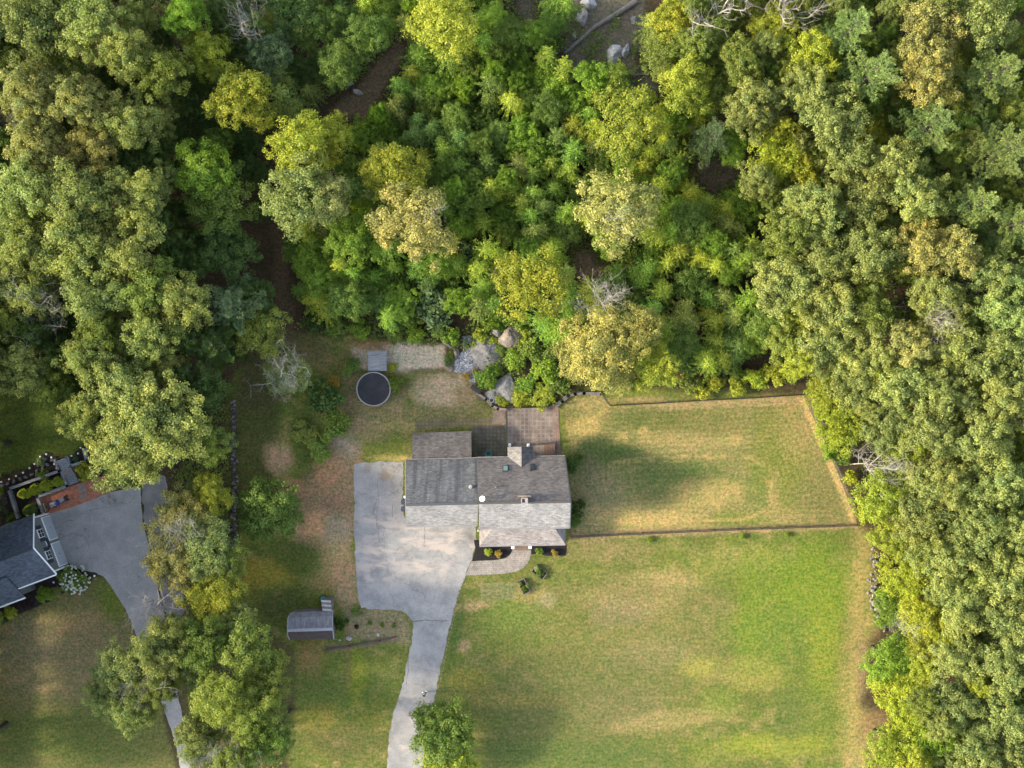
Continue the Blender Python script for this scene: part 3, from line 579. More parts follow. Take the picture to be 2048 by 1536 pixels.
for px in (1025.5, 1060):
    q = P(px, 1095, 0.9); m = MB(); m.box((q.x, pl.y - 0.35, 0.5), (0.26, 0.30, 1.05)); m.box((q.x, pl.y - 0.35, 1.06), (0.34, 0.38, 0.08)); part(m, 'newel_post', M['white'])
# rear portico with two white posts
d0, d1, dr, db = P(1015, 894, 4.0), P(1067, 893, 4.0), P(1043, 893.5, 5.15), P(1043, 934, 5.2)
v0, v1 = P(1015.5, 914.5, 4.14), P(1066, 914, 4.14)
part(MB().slab([d0, dr, db, v0], 0.12), 'portico_roof', M['roof_portico_lit']); part(MB().slab([d1, dr, db, v1], 0.12), 'portico_roof', M['roof_main'])  # left slope takes a paler shingle, its sunlight painted into the colour
part(MB().slab([d0 + Vector((.2, -.25, -.02)), d1 + Vector((-.2, -.25, -.02)), dr + Vector((0, -.25, -.2))], 0.1), 'pediment', M['white'])
for px in (1019.5, 1056.5):
    q = P(px, 891, 0.5); m = MB(); m.box((q.x, d0.y - 0.05, 1.9), (0.16, 0.16, 4.0)); m.box((q.x, d0.y + 0.03, 0.15), (0.3, 0.3, 0.3)); part(m, 'portico_post', M['white'])
# skylights, vents, chimney, dish
def on_roof(px, py, z0=6.0):
    n = (B - A).cross(D - A).normalized(); z = z0
    for _ in range(12):
        p = P(px, py, z); z = A.z - ((p.x - A.x) * n.x + (p.y - A.y) * n.y) / n.z
    return P(px, py, z)
def skylight(pts, mat):
    q = [on_roof(*p) for p in pts]; up = Vector((0, 0.07, 0.09))
    f = part(MB().slab([p + up for p in q], 0.16), 'skylight', M['darkmetal'])
    c = sum(q, Vector()) / 4; g = MB().slab([c + (p - c) * 0.78 + up * 1.25 for p in q], 0.02)
    part(g, 'pane', mat, f); return f
skylight([(1005.5, 944), (1016.5, 944), (1016.5, 931.5), (1005.5, 931.5)], M['skyblue']); skylight([(1060.5, 942.5), (1070, 942), (1068.5, 928.5), (1060, 928.5)], M['glass'])
q = on_roof(941, 973)
gq = P(941, 973, 6.25); part(MB().lathe([(0.0, 0.5), (0.2, 0.45), (0.2, 0.2), (0.1, 0.2), (0.1, -0.4)], gq, 12), 'roof_vent', M['palestone'])
q = on_roof(991.5, 974); part(MB().lathe([(0.0, 0.45), (0.06, 0.45), (0.06, -0.3)], q, 10), 'vent_pipe', M['ridge'])
ch = P(1049, 1001.5, 9.4)
cho = part(MB().box((ch.x, ch.y, 8.35), (0.62, 0.56, 2.1)), 'chimney', M['chimney'])
m = MB(); m.box((ch.x, ch.y + .25, 9.44), (0.70, 0.10, 0.08)); m.box((ch.x, ch.y - .25, 9.44), (0.70, 0.10, 0.08)); m.box((ch.x - .3, ch.y, 9.44), (0.10, 0.40, 0.08)); m.box((ch.x + .2, ch.y, 9.44), (0.30, 0.40, 0.08))
part(m, 'cap', M['chimney'], cho); part(MB().box((ch.x, ch.y, 9.402), (0.46, 0.40, 0.01)), 'flue', M['black'], cho)
part(MB().bar((ch.x - .7, ch.y + .36, 8.25), (ch.x + .7, ch.y + .36, 8.25), .16, .12), 'flashing', M['stone_warm'], cho)
q = P(964.5, 998, 8.9); t = Vector((-0.25, 0.35, 0.9)).normalized()
dm = MB(); a1 = t.cross(Vector((1, 0, 0))).normalized(); a2 = t.cross(a1)
for i, (r0, r1) in enumerate(((0.0, 0.14), (0.14, 0.24), (0.24, 0.31))):
    for k in range(20):
        f0, f1 = 2 * math.pi * k / 20, 2 * math.pi * (k + 1) / 20
        pt = lambda r, f: q + (a1 * math.cos(f) + a2 * math.sin(f)) * r + t * (r * r * 0.8)
        dm.face([pt(r0, f0), pt(r1, f0), pt(r1, f1), pt(r0, f1)])
ds = part(dm, 'satellite_dish', M['white']); part(MB().tube([q - Vector((0, 0, 0.9)), q - t * .02], 0.03), 'mast', M['darkmetal'], ds)
# windows and doors on the walls
def window(c, wd, ht, axis, mat=M['white']):
    s = (wd, 0.08, ht) if axis == 'x' else (0.08, wd, ht); g = (wd - .14, 0.1, ht - .14) if axis == 'x' else (0.1, wd - .14, ht - .14)
    f = part(MB().box(c, s), 'window', mat); part(MB().box(c, g), 'pane', M['glass'], f)
for x in (-2.2, 2.2, 4.4): window((x, wa.y, 2.6), 0.9, 1.3, 'x')
for x in (-2.4, 0.0, 2.2, 4.7): window((x, we.y - 0.02, 4.7), 0.85, 1.0, 'x')
for y in (-9.5, -11.8, -13.9): window((wf.x - .05, y, 2.4), 0.9, 1.3, 'y')
part(MB().box((0.9, we.y - .02, 1.45), (0.95, 0.1, 2.1)), 'door', M['shutter'])
for x in (-9.3, -6.0):
    gd = part(MB().box((x, ge.y - 0.03, 1.15), (2.6, 0.1, 2.3)), 'garage_door', M['white'])
part(MB().box((wa.x + 4.3, wa.y + 0.02, 1.1), (1.8, 0.1, 2.1)), 'door', M['glass'])
part(MB().tube([P(956, 1062, 3.0) + Vector((0, 0, -2.8)), P(956, 1062, 4.6)], 0.06), 'downspout', M['white'])
part(MB().lathe([(0.0, 0.16), (0.12, 0.1), (0.15, 0), (0.1, -0.12), (0.0, -0.15)], P(810, 994, 2.6), 12), 'wall_lamp', M['white'], house, True)

# ------------------------------------------------------------------ small things round the house
def bin_(px, py, lab):
    q = P(px, py); b = thing('wheelie_bin', lab, 'bin', q)
    m = MB(); m.lathe([(0.0, 0.0), (0.27, 0.0), (0.34, 1.0)], (0, 0, 0), 4); m.build('body', M['darkblue'], b)
    MB().box((0, 0, 1.03), (0.5, 0.56, 0.07)).build('lid', M['darkblue'], b)
bin_(808.5, 1002, 'dark blue bin against the garage side wall, the one nearer the lamp'); bin_(808.5, 1016, 'dark blue bin against the garage side wall, the one nearer the apron')
tub = thing('garden_tub', 'round teal green tub behind the house beside the rear addition', 'tub', P(977, 908))
MB().lathe([(0.0, 0.3), (0.2, 0.3), (0.2, 0.42), (0.28, 0.42), (0.36, 0.55), (0.42, 0.55), (0.36, 0.0)], (0, 0, 0), 24).build('bowl', M['teal_plastic'], tub, True)
MB().lathe([(0.0, 0.44), (0.1, 0.42), (0.1, 0.3)], (0, 0, 0), 16).build('cap', M['green_plastic'], tub)
st = thing('wooden_platform', 'brown wooden step platform against the back wall next to the patio', 'platform', P(1098.5, 898))
for k in range(8): pass
m = MB()
for k in range(8): m.box((-0.53 + k * 0.151, 0, 0.42), (0.14, 1.4, 0.05))
m.build('boards', M['brownwood'], st); MB().box((0, 0, 0.2), (1.1, 1.3, 0.38)).build('frame', M['darkmetal'], st)

# pool and deck
pc = P(747, 778, 1.2); PR = 1.83
pool = thing('round_pool', 'round above-ground pool under a taut black cover with pale rim', 'pool', (pc.x, pc.y, 0))
MB().lathe([(PR + .02, 0), (PR + .02, 1.15)], (0, 0, 0), 48).build('outer_wall', M['liner'], pool, True)
MB().lathe([(PR - .02, 1.15), (PR - .02, 0.6)], (0, 0, 0), 48).build('liner', M['liner'], pool, True)
MB().lathe([(PR - .06, 1.15), (PR - .05, 1.21), (PR + .07, 1.21), (PR + .09, 1.13)], (0, 0, 0), 48).build('rim', M['rim'], pool, True)
MB().lathe([(0.0, 1.02), (0.8, 1.04), (1.5, 1.07), (PR - .03, 1.10)], (0, 0, 0), 48).build('cover', M['cover'], pool, True)
d0_, d1_ = P(736, 701.5, 1.15), P(773.5, 741.5, 1.15); dc = (d0_ + d1_) / 2
deck = thing('wooden_deck', 'small weathered grey wooden deck against the far side of the round pool', 'deck', (dc.x, dc.y, 0))
W_, H_ = d1_.x - d0_.x, d0_.y - d1_.y; m = MB(); nb = 15
for k in range(nb): m.box((random.Random(k).uniform(-.02, .02), -H_ / 2 + (k + .5) * H_ / nb, 1.13), (W_, H_ / nb - 0.02, 0.05))
m.build('boards', M['deck'], deck)
m = MB()
for sx in (-1, 1):
    m.box((sx * (W_ / 2 - .06), 0, 1.0), (0.1, H_ - .05, 0.2))
    for sy in (-1, 1): MB().box((sx * (W_ / 2 - .08), sy * (H_ / 2 - .1), 0.45), (0.12, 0.12, 0.9)).build('leg', M['deck'], deck)
m.build('frame', M['deck'], deck)

# bench by the boulders, ring pot, cobble run, boulders
bn = thing('bench', 'black slatted bench at the foot of the boulders', 'bench', P(952, 779), R(-38))
m = MB()
for k in range(4): m.box((0, -0.18 + k * 0.12, 0.44), (1.25, 0.09, 0.04))
m.build('seat', M['black'], bn); m = MB()
for k in range(3): m.box((0, 0.27, 0.55 + k * 0.13), (1.25, 0.04, 0.09))
m.build('backrest', M['black'], bn)
for sx in (-.55, .55):
    MB().box((sx, 0, 0.21), (0.06, 0.45, 0.42)).build('leg', M['black'], bn)
def ring_pot(px, py, lab):
    t = thing('plant_pot', lab, 'pot', P(px, py)); MB().lathe([(0.0, 0.25), (0.2, 0.25), (0.22, 0.34), (0.27, 0.34), (0.2, 0.0)], (0, 0, 0), 20).build('pot', M['palestone'], t, True)
    MB().lathe([(0.0, 0.28), (0.19, 0.27)], (0, 0, 0), 20).build('soil', M['soil'], t)
ring_pot(983.5, 800.5, 'round grey-rimmed pot between the lowest boulder and the retaining wall')
def rock_mesh(seed, sx, sy, sz, sub=3, sharp=0.5, outline=None):
    me = bpy.data.meshes.new('rock'); import bmesh
    bm = bmesh.new(); bmesh.ops.create_icosphere(bm, subdivisions=sub, radius=1)
    off = Vector((seed * 3.7, seed * 1.3, seed * 2.1)); rng = random.Random(seed)
    planes = [(Vector((rng.uniform(-1, 1), rng.uniform(-1, 1), rng.uniform(-.2, 1))).normalized(), rng.uniform(0.55, 0.85)) for _ in range(9)]
    for v in bm.verts:
        p = v.co.copy()
        for n, d in planes:
            e = p.dot(n) - d
            if e > 0: p -= n * e * 0.9
        p *= 1 + 0.22 * mnoise.noise(p * 1.6 + off) + 0.08 * mnoise.noise(p * 5 + off)
        v.co = Vector((p.x * sx, p.y * sy, max(p.z, -0.35) * sz))
    bm.to_mesh(me); bm.free(); return me
def boulder(px, py, rx, ry, sz, rz, mat, lab, seed, group=None, name='boulder', sub=4):
    q = P(px, py, sz * .5); o = link(name, rock_mesh(seed, rx / 18, ry / 18, sz, sub), None, mat)
    o.location = (q.x, q.y, 0.1); o.rotation_euler = (0, 0, R(rz)); return tag(o, lab, 'rock', group)
BG = 'boulders beside the cobbled run'
boulder(974, 709, 38, 36, .8, 10, M['stone'], 'broad flat-topped grey boulder just beside the cobbled run', 3, BG)
boulder(1025, 673, 30, 31, 1.0, 30, M['stone_warm'], 'upright pinkish-grey boulder farthest up the bank from the bench', 5, BG)
boulder(1009, 779, 42, 30, .75, 12, M['stone'], 'pale veined boulder next to the black bench', 8, BG)
boulder(992, 664, 11, 12, 0.8, 0, M['stone'], 'small grey boulder above the flat-topped one', 11, BG)
boulder(893, 684, 22, 7, 0.8, -38, M['stone'], 'long thin grey ledge pointing into the bushes left of the cobbles', 14, BG)
boulder(913, 708, 8, 14, 0.5, -12, M['stone_warm'], 'tan rounded ledge along the left edge of the cobbles', 15, BG)
boulder(902, 738, 9, 6, 0.35, 12, M['stone_warm'], 'small tan slab below the green clump beside the cobbles', 17, BG)
boulder(1075, 713, 8, 12, 0.7, 10, M['stone'], 'dark grey rock half hidden in bushes right of the boulders', 18, BG)
boulder(700, 168, 9, 5, 0.4, 30, M['palestone'], 'pale flat rock on the trail farther from the house, beside the trees', 21, 'pale rocks on the brown trail')
boulder(716, 184, 11, 5, 0.35, -20, M['palestone'], 'pale flat rock on the brown trail nearer the house', 22, 'pale rocks on the brown trail')
boulder(1165, 32, 14, 22, 1.0, 15, M['stone'], 'grey outcrop left of the fallen log at the far edge', 24, 'rocky outcrop in the far woods')
boulder(1178, 6, 16, 14, 1.0, 0, M['palestone'], 'pale round outcrop at the far edge above the fallen log', 25, 'rocky outcrop in the far woods')
boulder(1228, 108, 22, 18, 0.9, 20, M['palestone'], 'cracked pale slab below the fallen log', 26, 'rocky outcrop in the far woods')
boulder(1252, 100, 9, 14, 0.8, -10, M['palestone'], 'narrow pale slab right of the cracked one', 27, 'rocky outcrop in the far woods')
boulder(1148, 72, 6, 12, 0.7, 5, M['stone'], 'small grey upright rock touching the fallen log', 28, 'rocky outcrop in the far woods')
boulder(1268, 40, 8, 10, 0.6, 5, M['stone'], 'small tan-grey rock beyond the upper end of the fallen log', 29, 'rocky outcrop in the far woods')
rngc = random.Random(77); cob = []
POLYC = [(925, 672), (948, 672), (950, 705), (943, 725), (952, 745), (952, 765), (936, 760), (925, 745), (908, 742), (912, 720), (928, 700)]
base_r = [rock_mesh(40 + k, 1, 1, 0.7, 1) for k in range(4)]
cv, cf = [], []
for _ in range(4000):
    x, y = rngc.uniform(905, 955), rngc.uniform(670, 768)
    if poly_sd(np.array([x]), np.array([y]), POLYC)[0] < 0: continue
    me_ = rngc.choice(base_r); s = rngc.uniform(0.05, 0.19); q = P(x, y); a = rngc.uniform(0, 6.28); b = len(cv)
    for v in me_.vertices:
        cv.append((q.x + s * (v.co.x * math.cos(a) - v.co.y * math.sin(a)), q.y + s * (v.co.x * math.sin(a) + v.co.y * math.cos(a)) * .8, 0.03 + rngc.uniform(0, .1) * 0 + s * v.co.z))
    for f in me_.polygons: cf.append(tuple(b + i for i in f.vertices))
me_ = bpy.data.meshes.new('cobbles'); me_.from_pydata(cv, [], cf)
cm, nt, bs = new_mat('cobbles'); g = nt.nodes.new('ShaderNodeNewGeometry')
nt.links.new(ramp_between(nt, g.outputs['Random Per Island'], (0.05, 0.05, 0.055), (0.36, 0.355, 0.36), 0, 1), bs.inputs['Base Color']); bs.inputs['Roughness'].default_value = 0.85
tag(link('cobbles', me_, None, cm), 'grey and white river cobbles in a dry run', 'cobbles', None, 'stuff')

# fence and walls
def wall_line(name, pxs, wd, ht, mat, lab, cat='wall', caps=None):
    t = thing(name, lab, cat, P(*pxs[0])); m = MB(); cp = MB(); o = P(*pxs[0])
    for a, b in zip(pxs[:-1], pxs[1:]):
        pa, pb = P(*a) - o, P(*b) - o; d = (pb - pa).normalized() * wd * .45
        m.bar(pa - d * .98, pb + d * .98, wd * .86, ht - .08); cp.bar(pa - d + Vector((0, 0, ht - .08)), pb + d + Vector((0, 0, ht - .08)), wd, .08)
    m.build('body', mat, t); cp.build('cap', caps or mat, t); return t
def fence():
    pts = [(1014.5, 912), (1012.5, 816), (1060, 815), (1095, 813), (1116, 806), (1130, 795), (1142, 786), (1165, 783), (1200, 784), (1208, 797), (1219, 811), (1300, 807), (1400, 801), (1500, 796), (1605, 789), (1634, 850), (1675, 945), (1714, 1049), (1480, 1057), (1300, 1065), (1142, 1072)]
    o = P(*pts[0]); t = thing('wire_fence', 'black wire fence on slim posts around the dry back yard', 'fence', o)
    pr = MB().tube([(0, 0, -0.1), (0, 0, 1.3)], 0.045, 6).mesh('post'); pr.materials.append(M['darkmetal'])
    q = [P(*p) - o for p in pts]; lens = [(b - a).length for a, b in zip(q[:-1], q[1:])]; tot = sum(lens); n = int(tot / 2.6)
    def at(s):
        for k, L in enumerate(lens):
            if s <= L or k == len(lens) - 1: return q[k].lerp(q[k + 1], min(1, s / L))
            s -= L
    for k in range(n + 1):
        p = link('post', pr, t); p.location = at(tot * k / n)
    for nm, z, r in (('top_rail', 1.25, 0.04), ('bottom_rail', 0.08, 0.028)):
        m = MB(); m.tube([p + Vector((0, 0, z)) for p in q], r, 5); m.build(nm, M['darkmetal'], t)
    m = MB()
    for z in (0.25, 0.42, 0.59, 0.76, 0.93, 1.1): m.tube([p + Vector((0, 0, z)) for p in q], 0.006, 4)
    for k in range(int(tot / 0.3)):
        p = at(k * 0.3); m.tube([p + Vector((0, 0, 0.08)), p + Vector((0, 0, 1.25))], 0.005, 3, False)
    m.build('wire_mesh', M['darkmetal'], t)
fence()
wall_line('retaining_wall', [(955, 787), (972, 799), (985, 812), (996, 818), (1012, 819)], 0.28, 0.35, M['stone_warm'], 'low curved tan stone edging from the bench to the patio corner', 'wall')
wall_line('retaining_wall', [(1112, 811), (1124, 802), (1136, 791), (1150, 787), (1168, 786), (1196, 788)], 0.40, 0.35, M['log'], 'low curved grey stone wall inside the fence above the patio', 'wall')
WN = 'grey block garden walls by the neighbouring house'
wall_line('retaining_wall', [(114, 920), (123, 941), (22, 977), (40, 1033)], 0.30, 0.75, M['block'], 'long bent grey block wall behind the four cone shrubs', 'wall')['group'] = WN
wall_line('retaining_wall', [(127, 944), (138, 971), (78, 993), (90, 1026)], 0.30, 0.6, M['block'], 'bent grey block wall between the cone shrubs and red bark pad', 'wall')['group'] = WN
wall_line('retaining_wall', [(172, 899), (178, 921), (145, 931), (139, 914)], 0.30, 0.8, M['block'], 'short grey block wall right of the stone stairs', 'wall')['group'] = WN
wall_line('retaining_wall', [(651, 1300), (700, 1292), (760, 1281), (790, 1274)], 0.20, 0.15, M['bark'], 'low timber edging below the shed', 'wall')
# stairs
ax0, ax1 = P(129.5, 917), P(149.5, 967); d_ = ax1 - ax0; L_ = d_.length; ang = math.atan2(d_.y, d_.x); n_ = 11
stairs = thing('stone_stairs', 'grey stone garden stairs between two block walls', 'stairs', ax0, ang)
for k in range(n_):
    z = 1.0 * (1 - k / n_) + 0.08
    lo = MB().box(((k + .5) * L_ / n_, 0, z / 2), (L_ / n_ - .004, 1.06, z))
    lo.build('tread', M['tanstone'] if k in (5, 6) else M['block'], stairs)
# fieldstone walls
def stone_wall(pxs, width, count, lab, seed, mats):
    t = thing('fieldstone_wall', lab, 'stone wall', P(*pxs[0])); o = P(*pxs[0]); rng = random.Random(seed); vs = [[], []]; fs = [[], []]
    meshes = [rock_mesh(60 + k, 1, 1, 0.8, 2) for k in range(4)]
    segs = list(zip(pxs[:-1], pxs[1:])); Ls = [(P(*b) - P(*a)).length for a, b in segs]
    for i in range(count):
        a, b = rng.choices(segs, Ls)[0]; p = P(*a).lerp(P(*b), rng.random()) - o; s = rng.uniform(.08, .24); g = rng.uniform(0, 6.28); me = rng.choice(meshes); k = 0 if rng.random() < .7 else 1
        b0 = len(vs[k]); px, py, pz = p.x + rng.gauss(0, width * .35), p.y + rng.gauss(0, width * .3), rng.uniform(0, .35)
        for v in me.vertices: vs[k].append((px + s * (v.co.x * math.cos(g) - v.co.y * math.sin(g)), py + s * (v.co.x * math.sin(g) + v.co.y * math.cos(g)), pz + s * v.co.z))
        fs[k] += [tuple(b0 + j for j in f.vertices) for f in me.polygons]
    for k in range(2):
        me = bpy.data.meshes.new('stones'); me.from_pydata(vs[k], [], fs[k]); link('stones', me, t, mats[k])
stone_wall([(468, 800), (466, 880), (470, 960), (466, 1085), (462, 1140)], 0.45, 380, 'dark tumbled fieldstone wall along the shaded lawn edge', 5, (M['darkstone'], M['log']))
stone_wall([(1744, 1098), (1748, 1112), (1752, 1140), (1740, 1210), (1762, 1240), (1764, 1262)], 0.8, 80, 'tumbled pale fieldstones along the lawn edge by the sunlit woods', 6, (M['stone'], M['stone_warm']))
for i, (x, y, r, lab) in enumerate([(698, 1277, 6, 'largest white rock beside the timber edging'), (679, 1280, 3, 'small white rock nearest the shed corner'), (701, 1270, 2.4, 'small white rock just above the largest one'), (756, 1270, 4.5, 'mid-sized white rock near the drive end of the edging'), (737, 1271, 2.2, 'tiny white rock midway along the timber edging')]):
    boulder(x, y, r, r * .75, 0.22, i * 40, M['palestone'], lab, 30 + i, 'white rocks by the timber edging', 'rock', 3)

# raised planters, cord
def planter(c4, lab):
    q = [P(x, y) for x, y in c4]; c = sum(q, Vector()) / 4; d = q[3] - q[0]; L = d.length; wd = (q[1] - q[0]).length; t = thing('raised_planter', lab, 'planter', c, math.atan2(d.y, d.x))
    m = MB()
    for s in (-1, 1): m.box((0, s * (wd / 2 - .03), 0.2), (L, 0.06, 0.42)); m.box((s * (L / 2 - .03), 0, 0.2), (0.06, wd - .125, 0.42))
    m.build('frame', M['greyplastic'] if False else M['log'], t); MB().box((0, 0, 0.14), (L - .13, wd - .13, 0.28)).build('soil', M['soil'], t); return c, t
planter([(1033.5, 1162), (1048, 1156), (1061.5, 1182), (1046.5, 1189)], 'oblong raised planter nearer the drive with pale leafy heads'); planter([(1062, 1142), (1073, 1128), (1095, 1146), (1084, 1159)], 'oblong raised planter farther from the drive, tilted beside the walkway bend')
cp = [(927, 1157), (916, 1195), (906, 1243), (893, 1300), (880, 1369)]
cord = thing('boundary_cord', 'thin pale dashed cord stretched along the lawn beside the drive', 'cord', P(*cp[0])); o = P(*cp[0])
q = [P(*p) - o for p in cp]; tot = sum((b - a).length for a, b in zip(q[:-1], q[1:])); m1, m2 = MB(), MB(); s = 0
for a, b in zip(q[:-1], q[1:]):
    L = (b - a).length; k = int(L / 0.2); u = Vector((0, 0, .12))
    for j in range(k): (m1 if j % 2 else m2).tube([a.lerp(b, j / k) + u, a.lerp(b, (j + 1) / k) + u], 0.013 if j % 2 else 0.012, 4)
m1.build('pale_segments', M['palestone'], cord); m2.build('dark_segments', M['bark'], cord)
for p in q: MB().tube([p, p + Vector((0, 0, .2))], 0.015, 4).build('stake', M['bark'], cord)

# ------------------------------------------------------------------ the shed and its lean-to clutter
shed = thing('shed', 'grey gambrel-roofed garden shed with pale ridge and trim', 'shed', P(620, 1250))
def ln(x0, y0, x1, y1, z): return P(x0, y0, z), P(x1, y1, z)
n0, n1 = ln(583, 1225, 665, 1221, 1.9); k0, k1 = ln(576, 1236, 664, 1232, 2.9); r0, r1 = ln(575, 1261, 665, 1258, 3.5); s0, s1 = ln(576, 1271, 666, 1268, 2.8); e0, e1 = ln(580, 1280, 667, 1278, 1.9)
part(MB().slab([n0, n1, k1, k0], .06), 'roof', M['shedroof'], shed); part(MB().slab([k0, k1, r1, r0], .06), 'roof', M['shedroof'], shed)
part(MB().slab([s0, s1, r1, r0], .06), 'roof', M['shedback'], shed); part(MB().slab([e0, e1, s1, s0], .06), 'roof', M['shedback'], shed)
m = MB()
for k in range(1, 14):
    f = k / 14; m.bar(k0.lerp(k1, f) + Vector((0, 0, .0)), r0.lerp(r1, f) + Vector((0, 0, .0)), 0.03, 0.02)
part(m, 'roof_batten', M['log'], shed)
part(MB().bar(r0 + Vector((0, 0, -.02)), r1 + Vector((0, 0, -.02)), 0.32, 0.07), 'ridge_cap', M['ridge'], shed)
m = MB(); up = Vector((.03, 0, 0))
for a, b in ((n1, k1), (k1, r1), (r1, s1), (s1, e1)): m.tube([a + up, b + up], 0.07, 5)
for a, b in ((n0, k0), (k0, r0), (r0, s0), (s0, e0)): m.tube([a - up, b - up], 0.05, 5)
part(m, 'trim', M['ridge'], shed)
m = MB(); iv = Vector((-.12, 0, -.06)); g = lambda p: Vector((p.x, p.y, -0.05))
a_, b_, c_, d__, e_ = n1 + iv, k1 + iv, r1 + iv, s1 + iv, e1 + iv; m.face([g(e_), g(a_), a_, b_, c_, d__, e_])
iv2 = Vector((.12, 0, -.06)); A_, B_, C_, D__, E_ = n0 + iv2, k0 + iv2, r0 + iv2, s0 + iv2, e0 + iv2; m.face([g(A_), g(E_), E_, D__, C_, B_, A_])
m.face([g(a_), g(A_), A_, a_]); m.face([g(E_), g(e_), e_, E_]); part(m, 'wall', M['log'], shed)
part(MB().box((a_.x + .02, (a_.y + e_.y) / 2, 1.0), (0.06, 1.1, 1.9)), 'door', M['ridge'], shed)
rk = thing('slatted_panel', 'white and grey striped panel lying against the shed roof edge', 'panel', P(653, 1216, 2.1))
rk.location.z = 0
m, m2 = MB(), MB()
for k in range(8):
    y = -0.85 + k * 0.24; (m if k % 2 == 0 else m2).box((0.03 * k - .05, -y - .1, 2.15 - 0.02 * k), (1.05, 0.225, 0.05), R(-5))
m.build('pale_slats', M['palestone'], rk); m2.build('grey_slats', M['log'], rk); MB().box((0.05, 0, 1.0), (0.9, 1.75, 2.0), R(-5)).build('frame', M['log'], rk)
bb = thing('barrel', 'dark green lidded barrel at the far end of the striped panel', 'barrel', P(648, 1196))
MB().lathe([(0.0, 1.0), (0.36, 0.98), (0.4, 0.9), (0.42, 0.5), (0.37, 0.0)], (0, 0, 0), 20).build('body', M['green_plastic'], bb, True)
MB().lathe([(0.0, 1.05), (0.3, 1.04), (0.34, 0.985)], (0, 0, 0), 20).build('lid', M['green_plastic'], bb, True)
bd = thing('board', 'dark purple-brown board standing behind the striped panel', 'board', P(662, 1212))
MB().box((0, 0, 1.0), (0.42, 1.9, 1.9), R(4)).build('sheet', mat_flat('board', (0.13, 0.105, 0.125), .8), bd)
pw = thing('lumber_pile', 'short pale lumber stacked left of the striped panel', 'lumber', P(641, 1226))
for k in range(4): MB().box((0.02 * k, 0.35 - 0.25 * k, 0.5), (0.55, 0.2, 0.9)).build('plank', M['palewood'] if k % 2 == 0 else M['brownwood'], pw)

# ------------------------------------------------------------------ the neighbouring house
nh = thing('house', 'dark blue-roofed house with sage gable wall and two pale garage doors', 'house', P(97, 1027))
G1, G2 = P(97, 1027), P(136, 1131); al = (G2 - G1).normalized(); GL = (G2 - G1).length; inw = Vector((al.y, -al.x, 0))
if inw.x > 0: inw = -inw
EZ, RZ, DEP = 4.7, 7.45, 17.0
def nhp(s, d, z): return G1 + al * s + inw * d + Vector((0, 0, z))
mid = GL / 2; ov, fr = 0.35, 0.28
m = MB(); m.face([nhp(0, 0, -.1), nhp(GL, 0, -.1), nhp(GL, 0, EZ), nhp(mid, 0, RZ - .15), nhp(0, 0, EZ)][::-1]); m.face([nhp(0, 0, -.1), nhp(0, DEP, -.1), nhp(0, DEP, EZ), nhp(0, 0, EZ)]); m.face([nhp(GL, 0, -.1), nhp(GL, DEP, -.1), nhp(GL, DEP, EZ), nhp(GL, 0, EZ)]); m.face([nhp(0, DEP, -.1), nhp(GL, DEP, -.1), nhp(GL, DEP, EZ), nhp(mid, DEP, RZ - .15), nhp(0, DEP, EZ)])
part(m, 'wall', M['sage'], nh)
sl_ = (RZ - EZ) / mid
part(MB().slab([nhp(-ov, -fr, EZ - ov * sl_ + .1), nhp(-ov, DEP, EZ - ov * sl_ + .1), nhp(mid, DEP, RZ + .1), nhp(mid, -fr, RZ + .1)], .16), 'roof', M['roof_blue'], nh)
part(MB().slab([nhp(GL + ov, -fr, EZ - ov * sl_ + .1), nhp(GL + ov, DEP, EZ - ov * sl_ + .1), nhp(mid, DEP, RZ + .1), nhp(mid, -fr, RZ + .1)], .16), 'roof', M['roof_blue'], nh)
part(MB().bar(nhp(mid, -fr, RZ + .085), nhp(mid, DEP, RZ + .085), .3, .05), 'ridge_cap', M['roof_blue_pale'], nh)
m = MB(); m.tube([nhp(-ov, -fr - .04, EZ - ov * sl_ + .02), nhp(mid, -fr - .04, RZ + .02), nhp(GL + ov, -fr - .04, EZ - ov * sl_ + .02)], .1, 5); part(m, 'rake_board', M['white'], nh)
part(MB().tube([nhp(GL + ov + .06, -fr, EZ - ov * sl_ + .02), nhp(GL + ov + .06, DEP, EZ - ov * sl_ + .02)], .09, 6), 'gutter', M['white'], nh)
for s in (0.0, GL):
    m = MB(); m.tube([nhp(s, -.03, 0), nhp(s, -.03, EZ - .1)], .1, 4); part(m, 'corner_board', M['white'], nh)
# front cross roof and its pale porch slab
part(MB().slab([nhp(GL + 1.5, 4.0, EZ - .9), nhp(GL + 1.5, DEP, EZ - .9), nhp(GL - 1.2, DEP, EZ + 1.5), nhp(GL - 1.2, 4.0, EZ + 1.5)], .14), 'front_roof', M['roof_blue'], nh)
part(MB().slab([nhp(GL + 1.55, 6.9, EZ - .7), nhp(GL + 1.55, DEP, EZ - .7), nhp(GL - .6, DEP, EZ + 1.4), nhp(GL - .6, 8.0, EZ + 1.4)], .1), 'front_roof', M['roof_blue_pale'], nh)
part(MB().tube([nhp(GL + 1.58, 4.0, EZ - .95), nhp(GL + 1.58, DEP, EZ - .95)], .1, 6), 'gutter', M['white'], nh)
m = MB(); m.face([nhp(GL + 1.2, 4.2, -.1), nhp(GL + 1.2, DEP, -.1), nhp(GL + 1.2, DEP, EZ - .8), nhp(GL + 1.2, 4.2, EZ - .8)]); m.face([nhp(GL, 4.2, -.1), nhp(GL + 1.2, 4.2, -.1), nhp(GL + 1.2, 4.2, EZ - .8), nhp(GL, 4.2, EZ - .1)]); part(m, 'front_wall', M['sage'], nh)
ga_ = math.atan2(al.y, al.x)
def gbox(s, z, wd, ht, th, out, name, mat, par=nh):
    c = nhp(s, -out, z); return part(MB().box(c, (wd, th, ht), ga_), name, mat, par)
